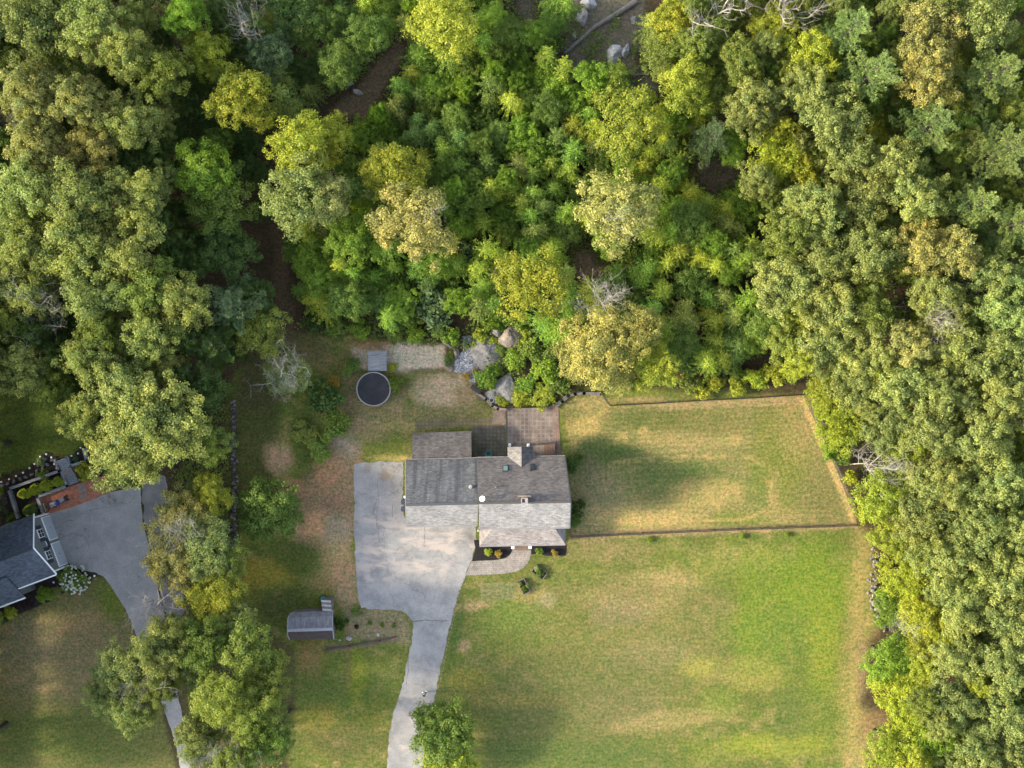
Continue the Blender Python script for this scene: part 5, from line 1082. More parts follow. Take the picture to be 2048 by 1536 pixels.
ZONES = [((60, 50), 'in the far left corner'), ((200, 60), 'along the far left edge of the woods'), ((330, 130), 'on the left rim of the dark gap'), ((60, 200), 'above the bare twigs at the left edge'), ((190, 230), 'among the tan crowns on the left'), ((60, 340), 'below the bare twigs at the left edge'), ((180, 370), 'in the middle of the left woods'), ((290, 360), 'beside the dark gap on the left'), ((60, 480), 'on the left edge beside the sapling slope'), ((200, 500), 'in the thick of the left woods'), ((310, 520), 'right of the left woods centre'), ((60, 600), 'around the bare tree in the left woods'), ((200, 640), 'right of the left bare tree'), ((350, 630), 'at the left woods corner by the trail'), ((60, 720), 'above the neighbouring lawn'), ((200, 780), 'overhanging the neighbouring lawn'), ((320, 830), 'between the neighbouring drive and stone wall'), ((430, 640), 'left of the narrow brown trail'), ((470, 740), 'above the shaded stone wall'), ((330, 970), 'over the head of the neighbouring drive'), ((390, 1080), 'right of the neighbouring drive'), ((390, 1200), 'over the gravel verge'), ((270, 1350), 'over the neighbouring lawn and drive'), ((420, 1350), 'below the gravel verge'), ((500, 1400), 'left of the shed lawn'), ((540, 1270), 'left of the shed'), ((430, 1490), 'by the lower edge of the drive gap'),
 ((390, 60), 'at the far end of the dark gap'), ((470, 90), 'near the grey dead tree in the far woods'), ((560, 50), 'on the far edge left of the brown trail'), ((680, 60), 'beside the upper end of the brown trail'), ((650, 140), 'left of the pale trail rocks'), ((460, 220), 'on the right rim of the dark gap'), ((420, 370), 'below the dark gap'), ((450, 500), 'beside the narrow brown trail'), ((590, 250), 'below the brown trail'), ((600, 400), 'above the narrow brown trail'), ((780, 30), 'right of the upper brown trail'), ((880, 60), 'on the far edge above the sapling slope'), ((980, 60), 'left of the far bare clearing'), ((1090, 60), 'between the two far clearings'), ((780, 200), 'at the trail edge of the sapling slope'), ((900, 200), 'on the upper sapling slope'), ((1020, 200), 'below the far bare clearing'), ((1130, 220), 'below the fallen log'), ((1240, 230), 'below the rocky clearing'), ((790, 350), 'in the left half of the sapling slope'), ((920, 350), 'in the middle of the sapling slope'), ((1040, 350), 'in the right half of the sapling slope'), ((1150, 380), 'left of the straw-coloured crown'), ((1240, 440), 'around the straw-coloured crown'), ((1340, 330), 'left of the round brown gap'), ((690, 480), 'right of the narrow brown trail'), ((820, 460), 'above the blue-green clump'), ((940, 470), 'in the lower sapling slope'), ((1050, 560), 'above the boulders'), ((620, 590), 'at the foot of the narrow trail'), ((740, 610), 'behind the deck and pool'), ((870, 610), 'behind the gravel by the pool'), ((960, 640), 'behind the cobbled run'), ((1060, 740), 'between the boulders and the fence'), ((1200, 620), 'around the bare tree behind the fence'), ((1190, 720), 'behind the curved stone wall'), ((1310, 540), 'in the hollow behind the fenced yard'), ((1340, 680), 'behind the fence, left half'), ((1440, 480), 'below the round brown gap'), ((1430, 640), 'behind the fence, right half'), ((1450, 750), 'right against the back fence'), ((1560, 740), 'by the far fence corner'),
 ((1360, 60), 'right of the rocky clearing'), ((1440, 60), 'around the white dead tree'), ((1550, 60), 'beside the leaning white trunk'), ((1660, 60), 'right of the leaning white trunk'), ((1780, 60), 'on the far edge left of the tan crown'), ((1920, 60), 'along the far right edge'), ((2020, 60), 'in the far right corner'), ((1380, 190), 'right of the fallen logs'), ((1500, 190), 'below the white dead tree'), ((1640, 170), 'below the leaning white trunk'), ((1780, 170), 'left of the tan crown'), ((1880, 170), 'in the tan crown group'), ((2000, 170), 'right of the tan crown'), ((1430, 260), 'above the round brown gap'), ((1560, 300), 'right of the round brown gap'), ((1700, 300), 'in the right woods upper middle'), ((1850, 290), 'below the tan crown'), ((2000, 300), 'on the right edge below the far corner'), ((1560, 430), 'on the near rim of the right woods'), ((1680, 430), 'left of the right woods centre'), ((1800, 430), 'at the right woods centre'), ((1900, 450), 'right of the right woods centre'), ((2010, 450), 'on the right edge above the dark holes'), ((1560, 580), 'above the far fence corner'), ((1690, 570), 'left of the dark woodland hole'), ((1800, 590), 'around the dark woodland hole'), ((1910, 600), 'right of the dark woodland hole'), ((2020, 610), 'right edge beside the dark hole'), ((1620, 700), 'just beyond the far fence corner'), ((1740, 720), 'in the right woods beyond the fence'), ((1860, 740), 'deep in the right woods beyond the fence'), ((2000, 760), 'on the right edge level with the fence'), ((1700, 850), 'beside the slanting fence line'), ((1820, 860), 'behind the slanting fence line'), ((1960, 890), 'on the right edge by the slanting fence'), ((1730, 960), 'by the white leaning stems'), ((1820, 980), 'behind the white leaning stems'), ((1940, 1010), 'on the right edge below the leaning stems'), ((1790, 1080), 'by the tumbled fieldstones'), ((1900, 1110), 'behind the tumbled fieldstones'), ((2010, 1130), 'on the right edge behind the fieldstones'), ((1830, 1200), 'below the tumbled fieldstones'), ((1940, 1230), 'deep in the woods below the fieldstones'), ((1790, 1310), 'at the lawn edge below the fieldstones'), ((1890, 1330), 'behind the lawn edge lower right'), ((2000, 1350), 'on the right edge near the lower corner'), ((1790, 1420), 'by the brown bare patch'), ((1890, 1440), 'behind the brown bare patch'), ((2010, 1470), 'in the lower right corner'), ((1800, 1520), 'on the lower edge by the lawn'), ((1900, 1530), 'on the lower edge in the woods'),
 ((-200, 900), 'beyond the left edge of the picture'), ((-200, 1300), 'beyond the left edge, lower'), ((-150, 400), 'beyond the left edge, upper')]
TREES = []     # (kind, px, py, crown radius in px, height in m, colour key, label or None)
def T(kind, px, py, rpx, h, col, lab=None): TREES.append((kind, px, py, rpx, h, col, lab))
# --- big and individual crowns read from the photograph
for a in [('oak', 60, 45, 75, 18, 'olive'), ('oak', 185, 55, 72, 18, 'olive'), ('oak', 252, 105, 58, 17, 'olive'), ('oak', 325, 150, 52, 16, 'mid'), ('oak', 78, 200, 66, 17, 'tan'), ('oak', 175, 215, 60, 17, 'tan'), ('oak', 270, 250, 58, 16, 'olive'), ('oak', 90, 300, 62, 17, 'tan'), ('oak', 190, 310, 55, 16, 'tan'), ('oak', 60, 385, 66, 18, 'olive'), ('oak', 165, 395, 66, 18, 'olive'), ('oak', 275, 395, 60, 17, 'olive'), ('oak', 45, 490, 66, 18, 'olive'), ('oak', 150, 495, 64, 18, 'olive'), ('oak', 262, 490, 66, 17, 'olive'), ('oak', 195, 580, 66, 17, 'olive'), ('oak', 60, 575, 55, 16, 'olive'), ('oak', 300, 575, 60, 16, 'mid'), ('oak', 375, 610, 56, 16, 'olive'), ('oak', 300, 670, 62, 16, 'olive'), ('oak', 205, 660, 52, 15, 'mid'), ('oak', 20, 650, 46, 15, 'mid'), ('oak', 40, 735, 56, 15, 'olive'), ('oak', 190, 720, 54, 16, 'olive'), ('oak', 110, 770, 40, 13, 'mid'), ('oak', 255, 790, 76, 16, 'olive'), ('oak', 175, 835, 46, 14, 'olive'), ('oak', 335, 850, 78, 17, 'olive'), ('oak', 260, 900, 72, 16, 'olive'), ('oak', 400, 790, 56, 13, 'dark'), ('oak', 415, 880, 46, 14, 'mid'), ('fine', 425, 985, 42, 8, 'yellow'),
          ('pine', 470, 610, 62, 13, 'blue'), ('pine', 430, 690, 56, 12, 'dark'), ('fine', 520, 660, 50, 10, 'mid'), ('fine', 505, 590, 40, 10, 'dark'),
          ('oak', 375, 35, 45, 15, 'bright'), ('fine', 412, 105, 44, 13, 'yellow'), ('fine', 445, 30, 44, 11, 'dark'), ('fine', 480, 200, 64, 14, 'yellow'), ('fine', 410, 345, 62, 13, 'bright'), ('oak', 440, 415, 66, 12, 'green'), ('oak', 455, 505, 56, 11, 'dark'), ('fine', 540, 110, 46, 11, 'blue'), ('fine', 590, 25, 50, 10, 'dark'), ('fine', 675, 130, 46, 10, 'green'), ('fine', 650, 50, 40, 9, 'green'), ('fine', 735, 70, 46, 10, 'green'), ('fine', 885, 50, 66, 13, 'yellow'), ('fine', 600, 290, 62, 14, 'yellow'), ('fine', 655, 275, 48, 12, 'yellow'), ('fine', 595, 390, 72, 15, 'olive'), ('fine', 650, 400, 50, 13, 'tan'), ('fine', 790, 345, 62, 11, 'yellow'), ('oak', 700, 475, 52, 10, 'bright'), ('oak', 828, 445, 74, 13, 'tan'), ('fine', 1065, 572, 72, 13, 'yellow'), ('fine', 1235, 420, 78, 13, 'straw'), ('fine', 1255, 250, 70, 12, 'yellow'), ('fine', 1200, 690, 74, 12, 'straw'), ('fine', 1275, 660, 52, 12, 'straw'), ('fine', 1310, 735, 48, 9, 'yellow'), ('fine', 1230, 740, 44, 9, 'straw'), ('fine', 1150, 720, 40, 9, 'straw'), ('fine', 1375, 170, 56, 13, 'yellow'), ('shrub', 870, 610, 44, 5, 'blue'), ('shrub', 932, 500, 22, 6, 'blue'),
          ('pine', 1700, 60, 58, 18, 'pine'), ('pine', 1740, 150, 62, 19, 'pine'), ('fine', 1625, 120, 56, 14, 'yellow'), ('oak', 1850, 70, 62, 17, 'tan'), ('oak', 1850, 155, 60, 17, 'tan'), ('oak', 1960, 50, 64, 17, 'olive'), ('oak', 1870, 20, 40, 16, 'olive'), ('pine', 1990, 150, 72, 19, 'pine'), ('pine', 1860, 250, 62, 18, 'pine'), ('pine', 2010, 300, 68, 19, 'pine'), ('oak', 1660, 230, 62, 16, 'olive'), ('oak', 1610, 180, 44, 15, 'olive'), ('oak', 1700, 310, 58, 15, 'olive'), ('oak', 1790, 330, 52, 15, 'olive'), ('fine', 1550, 315, 58, 12, 'lime'), ('pine', 1425, 270, 42, 14, 'blue'), ('oak', 1500, 220, 58, 14, 'olive'), ('oak', 1480, 130, 50, 13, 'mid'), ('fine', 1420, 60, 50, 11, 'mid'), ('fine', 1350, 40, 56, 11, 'yellow'), ('fine', 1550, 60, 46, 12, 'yellow'), ('fine', 1330, 110, 44, 10, 'mid'),
          ('oak', 1620, 420, 58, 15, 'olive'), ('oak', 1570, 470, 48, 14, 'mid'), ('oak', 1730, 400, 60, 15, 'olive'), ('oak', 1830, 400, 56, 16, 'olive'), ('pine', 1950, 410, 60, 18, 'pine'), ('pine', 2030, 450, 52, 18, 'pine'), ('oak', 1840, 500, 54, 16, 'tan'), ('oak', 1900, 510, 50, 16, 'tan'), ('oak', 1740, 500, 58, 15, 'olive'), ('oak', 1650, 520, 60, 14, 'olive'), ('oak', 1570, 570, 60, 13, 'olive'), ('oak', 1660, 620, 56, 14, 'olive'), ('oak', 1980, 550, 50, 16, 'olive'), ('oak', 1870, 600, 54, 15, 'olive'), ('oak', 2020, 620, 60, 17, 'pine'), ('oak', 1740, 630, 48, 14, 'mid'), ('oak', 1900, 680, 54, 15, 'olive'), ('oak', 1820, 690, 52, 15, 'tan'), ('oak', 1730, 700, 54, 14, 'olive'), ('oak', 1640, 700, 52, 13, 'olive'), ('oak', 1990, 720, 60, 16, 'olive'), ('oak', 1570, 680, 46, 11, 'mid'), ('oak', 1800, 770, 54, 14, 'olive'), ('oak', 1890, 780, 56, 15, 'olive'), ('oak', 2000, 800, 58, 16, 'olive'), ('oak', 1710, 780, 48, 12, 'olive'), ('fine', 1680, 850, 52, 10, 'lime'), ('oak', 1770, 850, 46, 12, 'olive'), ('oak', 1860, 860, 56, 14, 'olive'), ('oak', 1960, 880, 60, 15, 'olive'), ('fine', 1810, 890, 44, 11, 'lime'), ('fine', 1770, 985, 62, 11, 'lime'), ('oak', 1880, 960, 58, 14, 'olive'), ('oak', 1990, 970, 58, 15, 'olive'), ('oak', 1840, 1030, 54, 13, 'olive'), ('oak', 1940, 1050, 58, 14, 'olive'), ('oak', 2030, 1060, 50, 15, 'olive'), ('fine', 1790, 1080, 48, 9, 'yellow'), ('oak', 1880, 1120, 54, 13, 'olive'), ('oak', 1990, 1140, 58, 14, 'olive'), ('fine', 1820, 1160, 50, 10, 'lime'), ('oak', 1920, 1210, 56, 13, 'olive'), ('oak', 2020, 1230, 52, 14, 'olive'), ('fine', 1840, 1230, 44, 10, 'yellow'), ('fine', 1790, 1220, 40, 8, 'bright'), ('fine', 1780, 1320, 54, 8, 'bright'), ('fine', 1850, 1290, 36, 9, 'yellow'), ('fine', 1800, 1370, 54, 8, 'lime'), ('oak', 1910, 1310, 54, 12, 'olive'), ('oak', 2010, 1330, 58, 14, 'olive'), ('oak', 1900, 1400, 52, 12, 'olive'), ('oak', 1990, 1430, 58, 13, 'olive'), ('fine', 1820, 1440, 44, 9, 'lime'), ('fine', 1790, 1500, 56, 9, 'lime'), ('fine', 1870, 1490, 46, 10, 'bright'), ('oak', 1960, 1510, 56, 13, 'olive'), ('oak', 2040, 1520, 50, 14, 'olive'),
          ('oak', 350, 1050, 62, 9, 'tan'), ('oak', 410, 1090, 60, 9.5, 'olive'), ('oak', 345, 1120, 50, 9.5, 'tan'), ('fine', 420, 1190, 56, 9, 'yellow'), ('fine', 450, 1120, 44, 8.5, 'mid'), ('oak', 250, 1330, 58, 12, 'olive'), ('oak', 320, 1300, 54, 13, 'olive'), ('oak', 260, 1420, 44, 11, 'olive'), ('oak', 318, 1370, 44, 12, 'mid'), ('oak', 410, 1290, 56, 12, 'green'), ('fine', 500, 1300, 56, 12, 'mid'), ('fine', 530, 1360, 54, 12, 'mid'), ('fine', 440, 1400, 52, 15, 'mid'), ('fine', 510, 1430, 52, 15, 'mid'), ('fine', 540, 1480, 46, 14, 'green'), ('fine', 428, 1455, 44, 9, 'mid'), ('fine', 470, 1520, 44, 15, 'mid')]: T(*a)
for a in [('oak', 396, 1478, 46, 10), ('oak', 218, 1385, 40, 10), ('oak', 338, 1262, 44, 10), ('oak', 290, 1410, 40, 10), ('fine', 468, 1245, 44, 9), ('fine', 378, 1340, 44, 10)]: T(*a, 'olive')
for a in [('fine', 365, 150, 36, 6.5), ('fine', 372, 215, 36, 6), ('fine', 350, 275, 34, 6), ('fine', 385, 290, 32, 5), ('fine', 365, 345, 34, 6), ('fine', 360, 430, 36, 6), ('fine', 400, 170, 30, 5.5), ('fine', 405, 235, 32, 5.5), ('fine', 330, 70, 34, 7), ('fine', 385, 480, 34, 6), ('fine', 500, 290, 30, 6), ('fine', 520, 350, 28, 6), ('fine', 530, 420, 26, 5)]: T(*a, 'dark')
T('round', 535, 1020, 60, 7.5, 'green', 'round dark green tree alone on the dry lawn left of the driveway')
T('round', 885, 1465, 60, 7.5, 'green', 'rounded green tree standing over the lower driveway edge'); T('round', 895, 1530, 50, 6, 'lime', 'yellower tree at the lower edge beside the driveway')
T('fine', 575, 750, 44, 8, 'olive', 'thin grey-green tree with bare branches left of the pool')
T('shrub', 650, 795, 36, 3.0, 'dark', 'dark green bushy thicket left of the pool'); T('shrub', 672, 845, 28, 2.6, 'green', 'mid-green bush below the dark thicket'); T('shrub', 640, 900, 26, 1.4, 'green', 'low leafy green bush lowest of the thicket'); T('shrub', 612, 868, 26, .9, 'mid', 'low sprawling bush left of the thicket'); T('shrub', 700, 735, 18, 1.6, 'green', 'small green bush just left of the deck')
T('shrub', 791, 770, 15, 1.7, 'green', 'small green shrub leaning over the pool rim'); T('shrub', 784, 735, 9, .7, 'lime', 'tiny lime weed clump below the deck corner'); T('shrub', 668, 764, 11, 1.0, 'gold', 'golden flowering clump in the thicket left of the pool')
T('shrub', 1145, 925, 22, 2.0, 'dark', 'dark clipped shrub at the back corner of the house'); T('shrub', 1152, 1020, 20, 2.2, 'dark', 'dark clipped shrub against the middle of the house end wall'); T('shrub', 1150, 1045, 12, 1.3, 'green', 'smaller green shrub at the front corner of the house')
for x, y, c, l in [(977, 1104, 'lime', 'lime green little shrub nearest the driveway in the black bed'), (997, 1107, 'gold', 'golden little shrub left of the front steps'), (1079, 1103, 'bright', 'green little shrub right of the front steps'), (1109, 1105.5, 'gold', 'orange-gold little shrub near the porch end')]: T('shrub', x, y, 7.5, .7, c, l)
T('shrub', 1300, 1079, 6, .5, 'bright', 'small green weed tuft outside the lower fence, nearest the house'); T('shrub', 1484, 1073, 6, .5, 'bright', 'small green weed tuft outside the middle of the lower fence'); T('shrub', 1575, 1069, 6, .5, 'bright', 'small green weed tuft outside the lower fence, farthest out')
for x, y, l in [(1040, 1168, 'pale'), (1055, 1172, 'second')]: T('shrub', x, y, 4.5, .8, 'pine', f'{l} leafy head growing in the planter nearer the drive')
T('shrub', 1048, 1178, 6, .7, 'green', 'dark leafy plant at the low end of the nearer planter'); T('shrub', 1074, 1138, 6, .9, 'pine', 'pale leafy plant at the top of the farther planter'); T('shrub', 1079, 1148, 8, .8, 'green', 'dark leafy plant filling the farther planter')
T('shrub', 680, 1250, 12, 1.6, 'dark', 'dark green climber bush against the shed end wall'); T('shrub', 677, 1238, 9, 1.3, 'green', 'green bush by the shed corner below the striped panel'); T('shrub', 710, 1222, 8, .6, 'green', 'green weed clump at the drive corner')
for i, (x, y, c) in enumerate([(694, 1242, 'dark'), (740, 1246, 'green'), (764, 1250, 'green'), (788, 1250, 'green'), (713, 1253, 'maroon')]): T('shrub', x, y, 5, .5, c, ['dark weed tuft nearest the shed on the dry island', 'bright weed tuft midway along the dry island', 'weed tuft right of the bright one on the dry island', 'weed tuft nearest the drive on the dry island', 'reddish weed tuft on the dry island'][i])
# neighbouring garden
for i, (x, y) in enumerate([(44, 988), (66, 980), (88, 973), (113, 964)]): T('cone', x, y, 11, 2.2, 'lime', f"pointed golden-green evergreen in the walled bed, {['nearest the left wall corner', 'second from the left corner', 'third from the left corner', 'nearest the stairs'][i]}")
T('cone', 55, 1022, 12, 2.2, 'green', 'pointed green evergreen close behind the blue-roofed house')
T('shrub', 176, 943, 20, 1.7, 'yellow', 'yellow-green dome bush beside the stone stairs'); T('shrub', 86, 950, 12, .9, 'green', 'leafy green clump by the long block wall'); T('shrub', 80, 925, 9, .7, 'blue', 'blue-green clump in the tip of the bark bed'); T('shrub', 150, 918, 7, .7, 'blue', 'grey-green clump in the bed right of the stairs')
T('shrub', 146, 1160, 26, 1.9, 'green', 'big hydrangea covered in white flower heads by the garage corner'); T('shrub', 88, 1190, 17, 1.4, 'bright', 'rounded bright green shrub in front of the blue-roofed house'); T('shrub', 52, 1200, 20, 1.3, 'maroon', 'dark maroon shrub in front of the blue-roofed house'); T('shrub', 112, 1185, 11, .8, 'olive', 'greyish low shrub beside the hydrangea'); T('shrub', 21, 1225, 13, 1.0, 'yellow', 'yellowish shrub in the bed at the left edge'); T('shrub', 8, 1238, 12, .7, 'dark', 'dark low shrub at the left edge bed')
T('shrub', 4, 1002, 10, .9, 'green', 'purple flowering clump at the left edge bed'); T('shrub', 4, 1022, 12, 1.0, 'blue', 'blue-green shrub at the left edge below the purple flowers'); T('shrub', 22, 1035, 11, .8, 'green', 'leafy green shrub against the wall end at the left'); T('shrub', 2, 984, 7, .6, 'bright', 'bright little clump at the left edge bed above the purple flowers')
# boulder bank bushes and back-fence bushes
for a in [(975, 755, 22, 1.6, 'bright'), (1060, 700, 24, 1.8, 'green'), (1090, 740, 26, 1.8, 'bright'), (1030, 720, 20, 1.5, 'bright'), (1120, 770, 22, 1.5, 'green'), (1040, 795, 22, 1.0, 'lime'), (1085, 790, 24, 1.0, 'lime'), (985, 640, 22, 2.2, 'bright'), (960, 672, 14, 1.0, 'lime'), (900, 712, 10, .9, 'green'), (896, 724, 8, .7, 'blue'), (950, 742, 6, .6, 'gold'), (932, 752, 8, .6, 'gold'), (1050, 660, 16, 1.6, 'lime'), (1010, 630, 20, 2.0, 'green'), (905, 672, 18, 1.6, 'bright'), (880, 664, 16, 1.4, 'green'), (830, 668, 18, 1.4, 'bright'), (790, 664, 18, 1.4, 'green'), (720, 660, 20, 1.6, 'bright'), (670, 650, 22, 1.8, 'green'), (630, 640, 22, 1.8, 'dark'), (1010, 806, 8, .6, 'lime'), (1002, 700, 12, 1.0, 'green'), (990, 735, 11, .9, 'bright'), (950, 690, 7, .6, 'lime'), (1040, 780, 12, .9, 'bright'), (1000, 800, 9, .7, 'lime'), (1000, 655, 10, .9, 'bright'), (1050, 690, 12, 1.1, 'lime'), (985, 682, 9, .7, 'lime'), (1000, 742, 10, .8, 'green'), (1055, 765, 20, 1.4, 'bright'), (1105, 700, 20, 2.0, 'green'),
          (1250, 770, 14, 1.0, 'yellow'), (1400, 780, 20, 1.6, 'yellow'), (1380, 765, 22, 2.0, 'mid'), (1430, 765, 18, 1.6, 'yellow'), (1475, 772, 20, 1.6, 'lime'), (1510, 755, 24, 2.0, 'lime'), (1550, 745, 24, 2.2, 'yellow'), (1470, 740, 20, 2.2, 'green'), (1660, 905, 16, 2.0, 'bright'), (1690, 915, 16, 2.0, 'green'), (1700, 955, 14, 1.6, 'lime'), (1640, 830, 16, 1.6, 'mid'), (1730, 1030, 18, 1.6, 'lime'), (1770, 1130, 14, 1.2, 'lime'), (1765, 1190, 14, 1.4, 'bright'), (1758, 1245, 8, .8, 'yellow'), (1780, 1470, 18, 1.4, 'mid')]: T('shrub', *a)
# bare and dead trees
for a in [('twig', 112, 625, 50, 15, 'dark', 'bare grey twiggy tree in an opening of the left woods'), ('twig', 8, 240, 46, 12, 'dark', 'bare brown twigs at the left edge beside the tan crowns'), ('twig', 505, 55, 44, 14, 'dark', 'pale grey dead tree right of the dark gap at the far edge'), ('twig', 1205, 602, 46, 14.5, 'dark', 'white bare twiggy crown rising behind the fenced yard'), ('bare', 1440, 25, 50, 17.5, 'dark', 'stout white dead tree at the far edge'), ('bare', 1560, 15, 50, 18, 'dark', 'leaning white dead trunk at the far edge, right of the stout one'), ('twig', 565, 745, 46, 10, 'dark', 'pale bare branches spreading over the thin tree left of the pool'), ('twig', 475, 1490, 46, 16.5, 'dark', 'grey bare fan of branches at the lower edge left of the shed lawn'), ('twig', 1740, 938, 40, 12, 'dark', 'white leaning dead stems beside the slanting fence'), ('twig', 1800, 1235, 30, 9.5, 'dark', 'thin white dead stem below the tumbled fieldstones'), ('twig', 1850, 650, 38, 16.5, 'dark', 'bare white limbs in the middle of the right woods'), ('twig', 1240, 455, 30, 13.4, 'dark', 'brown bare twigs showing through the straw-coloured crown'), ('twig', 306, 1210, 46, 12.5, 'dark', 'spotted white dead limb reaching over the neighbouring drive'), ('twig', 300, 1360, 44, 13.5, 'dark', 'bare pale twigs in the crown over the neighbouring lawn'), ('twig', 385, 1060, 36, 13, 'dark', 'bare curly twigs above the tan crown beside the neighbouring drive'), ('twig', 860, 440, 30, 13, 'dark', 'bare reddish twigs in the tan crown of the sapling slope')]: T(*a)
for k in range(30): T('round', -78 + 6 * (k % 2), 660 + 31 * k, 30, 4.0, 'mid')  # unseen low hedge row, added beyond the left edge to block light stripes
# --- fill: young growth on the slope and the woods between the read crowns
GAPS = [(765, 130, 28), (722, 188, 34), (800, 88, 16), (695, 228, 20), (552, 480, 10), (556, 540, 12), (562, 610, 12), (566, 660, 14), (1050, 20, 26), (1190, 40, 40), (1235, 90, 40), (1150, 95, 26), (1290, 160, 30), (1432, 350, 36), (1168, 525, 28), (1800, 590, 22), (1950, 570, 20), (1715, 905, 20), (700, 700, 60)]
ZC = [(690, -10), (1000, -40), (1330, 60), (1480, 300), (1510, 560), (1520, 720), (1400, 735), (1130, 735), (1000, 620), (860, 640), (620, 640), (580, 480), (700, 300), (830, 90)]
ZTL = [(400, -60), (1000, -60), (830, 60), (690, 180), (520, 260), (420, 440), (390, 200)]
ZR = [(1340, -60), (2110, -60), (2110, 1600), (1830, 1600), (1800, 1450), (1790, 1290), (1800, 1200), (1780, 1080), (1740, 980), (1670, 850), (1620, 760), (1540, 720), (1520, 560), (1490, 420), (1490, 300), (1340, 160)]
ZL = [(-60, -60), (330, -60), (350, 120), (335, 300), (345, 420), (400, 560), (430, 640), (420, 700), (330, 760), (200, 800), (-60, 740)]
rgf = random.Random(2024)
def fill(poly, kinds, rr, hh, tries, mind):
    a = NV(poly)
    for _ in range(tries):
        x, y = rgf.uniform(a[:, 0].min(), a[:, 0].max()), rgf.uniform(a[:, 1].min(), a[:, 1].max())
        if poly_sd(NV([x]), NV([y]), poly)[0] < 4: continue
        r = rgf.uniform(*rr)
        if any(math.hypot(x - g0, y - g1) < g2 + r * .75 for g0, g1, g2 in GAPS): continue
        if any(k not in ('bare', 'twig') and math.hypot(x - tx, y - ty) < mind * (r + tr) for k, tx, ty, tr, *_ in TREES): continue
        k, c = rgf.choice(kinds); T(k, x, y, r, rgf.uniform(*hh) * (1 if k != 'shrub' else .6), c)
fill(ZC, [('sapling', 'bright'), ('sapling', 'bright'), ('sapling', 'lime'), ('round', 'bright'), ('round', 'green'), ('sapling', 'green'), ('shrub', 'green'), ('sapling', 'lime'), ('sapling', 'mid'), ('fine', 'green'), ('sapling', 'bright'), ('fine', 'bright'), ('sapling', 'lime')], (24, 40), (4.5, 8.5), 7000, .54)
fill(ZTL, [('fine', 'dark'), ('fine', 'green'), ('sapling', 'green'), ('sapling', 'mid')], (26, 42), (6, 10), 900, .6)
fill(ZR, [('oak', 'olive'), ('oak', 'mid'), ('fine', 'mid'), ('fine', 'green'), ('fine', 'yellow')], (26, 42), (9, 13), 2500, .54)
fill(ZL, [('oak', 'olive'), ('oak', 'mid'), ('oak', 'dark')], (34, 46), (11, 14), 900, .56)
# trees beyond the picture's left edge, whose long shade lies across the neighbouring garden
for x, y, r, h in [(-70, 690, 66, 18), (-150, 780, 70, 19), (-110, 900, 66, 19), (-190, 990, 70, 21), (-120, 1060, 66, 19), (-170, 1150, 70, 20), (-120, 1230, 64, 18), (-190, 1290, 70, 20), (-130, 1380, 66, 18), (-190, 1460, 70, 20), (-110, 1530, 64, 18), (-80, 80, 66, 18), (-80, 380, 66, 18), (-80, 560, 66, 17)]: T('oak', x, y, r, h, 'olive')
for k in range(19): T('round', -98 + 12 * (k % 2), 690 + 48 * k, 58, 13, 'mid')  # this row and the next: unseen, added to block light between the oaks
for k in range(13): T('round', -225 + 14 * (k % 2), 680 + 72 * k, 96, 20, 'mid')

rgt = random.Random(99); made = {}; EFF = {}
def plant():
    rows = []
    for i, (k, px, py, rpx, h, col, lab) in enumerate(TREES):
        cr, tr, R0, H0 = PROTO[k][rgt.randrange(len(PROTO[k]))]
        zc = h * (.78 if k in ('oak', 'fine', 'pine') else .6)
        if cr is not None:
            if cr.name not in EFF:
                co = np.zeros(len(cr.vertices) * 3, np.float32); cr.vertices.foreach_get('co', co); EFF[cr.name] = float(np.percentile(np.hypot(co[0::3], co[1::3]), 93))
            R0 = EFF[cr.name]
        rm = rpx * (CAM_H - zc) / FPX; q = P(px, py, zc); s = rm / R0; sz = h / H0
        rows.append([k, px, py, rpx, col, lab, q, s, sz, cr, tr])
    # labels: the look, then the place, then the rank among those that share both
    grp = {}
    for r in rows:
        if r[5]: continue
        z = min(ZONES, key=lambda z: (z[0][0] - r[1]) ** 2 + (z[0][1] - r[2]) ** 2)[1]
        if r[1] < -40: r[5] = 'unseen shade tree standing beyond the left edge of the picture'; continue
        r.append(f'{CW[r[4]]} {KIND[r[0]][2]} {z}'); grp.setdefault(r[11], []).append(r)
    for l, rs in grp.items():
        rs.sort(key=lambda r: r[1])
        for j, r in enumerate(rs):
            r[5] = l if len(rs) == 1 else f"{l}, {(SN + ['eleventh', 'twelfth', 'thirteenth'])[j]} from left"
    for r in rows:
        k, px, py, rpx, col, lab, q, s, sz, cr, tr = r[:11]
        nm, cat, _ = KIND[k]; root = thing(nm, lab, cat, (q.x, q.y, 0), rgt.uniform(0, 6.28))
        if k == 'cone': root.rotation_euler[2] = 0
        root['group'] = 'unseen shade trees beyond the left edge' if px < -40 else {'oak': 'broadleaf trees of the woods', 'fine': 'fine-leaved trees of the woods', 'round': 'round low-crowned trees', 'pine': 'pines of the woods', 'sapling': 'saplings on the slope', 'shrub': 'shrubs and clumps', 'cone': 'pointed evergreens of the walled bed', 'bare': 'dead and bare trees', 'twig': 'dead and bare trees'}[k]
        root.scale = (s, s * rgt.uniform(.92, 1.08), sz)
        link('trunk', tr, root)
        if cr is not None:
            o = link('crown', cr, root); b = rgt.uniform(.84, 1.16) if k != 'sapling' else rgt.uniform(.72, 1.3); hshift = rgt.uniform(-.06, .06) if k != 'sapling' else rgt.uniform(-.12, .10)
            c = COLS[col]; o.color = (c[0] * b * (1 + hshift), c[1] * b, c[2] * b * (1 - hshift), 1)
        made[lab] = root
plant()
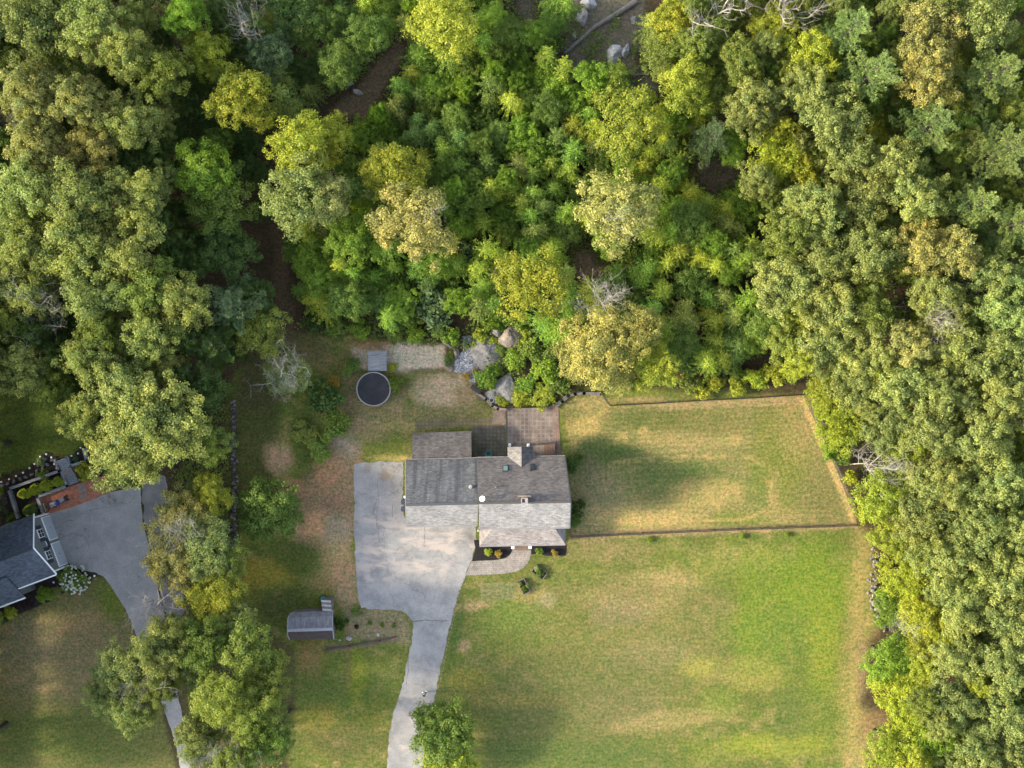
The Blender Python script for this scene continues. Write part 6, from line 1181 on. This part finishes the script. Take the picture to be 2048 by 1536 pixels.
# flower heads
def blooms(lab, n, rad, mat, size, name='flower_heads', zs=1.0):
    root = made[lab]; rg = random.Random(len(lab)); m = MB(); rad *= 1.0
    for k in range(n):
        a, e = rg.uniform(0, 6.28), math.asin(rg.uniform(.15, 1)); s = size * rg.uniform(.7, 1.2)
        c = Vector((math.cos(a) * math.cos(e), math.sin(a) * math.cos(e), math.sin(e))) * rad * rg.uniform(.92, 1.08)
        m.lathe([(0, s * .8), (s * .7, s * .5), (s, 0), (s * .6, -s * .5)], (c.x, c.y, c.z * .8 * zs + .25), 7)
    m.build(name, mat, root, True)['kind'] = 'stuff'
blooms('big hydrangea covered in white flower heads by the garage corner', 110, 1.02, M['flower_white'], .085)
blooms('purple flowering clump at the left edge bed', 60, 1.0, M['flower_purple'], .13); blooms('golden flowering clump in the thicket left of the pool', 70, 1.0, M['flower_gold'], .13)

# ------------------------------------------------------------------ low undergrowth of the woods, one uncountable mass
def undergrowth():
    rg = np.random.default_rng(4242); Lv = Leaves()
    n = 60000; x = rg.uniform(-40, 2090, n); y = rg.uniform(-40, 1580, n)
    ok = np.zeros(n, bool)
    for zp in (ZC, ZTL, ZR, ZL, [(560, 640), (1000, 620), (1130, 735), (1560, 720), (1600, 780), (1380, 772), (1150, 770), (1100, 805), (1000, 800), (960, 700), (620, 668)], [(330, 760), (460, 760), (455, 1100), (480, 1220), (560, 1310), (560, 1560), (400, 1560), (370, 1250), (350, 1000)]): ok |= poly_sd(x, y, zp) > 0
    den = fbm(x / 40, y / 40, 17); ok &= den > .40
    for g0, g1, g2 in GAPS: ok &= (np.hypot(x - g0, y - g1) > g2 * .8) | (rg.random(n) < .12)
    x, y = x[ok], y[ok]
    for X_, Y_ in zip(x, y):
        q = P(X_, Y_); s = rg.uniform(.25, .6); m = 9; a = rg.uniform(0, 6.28, m); d = np.stack([np.cos(a), np.sin(a), rg.uniform(.1, .7, m)], 1)
        Lv.add(NV([q.x, q.y, .12]) + d * s * .6 + NV([0, 0, 1]) * rg.uniform(0, .4), d, NV([0, 0, 1]) + rg.normal(0, .3, (m, 3)), s * .7, s * .28, rg.uniform(.1, .9))
    o = link('undergrowth', Lv.mesh('undergrowth')); o.color = (0.105, 0.145, 0.028, 1)
    tag(o, 'low ferns and seedlings covering the forest floor', 'undergrowth', None, 'stuff')
undergrowth()
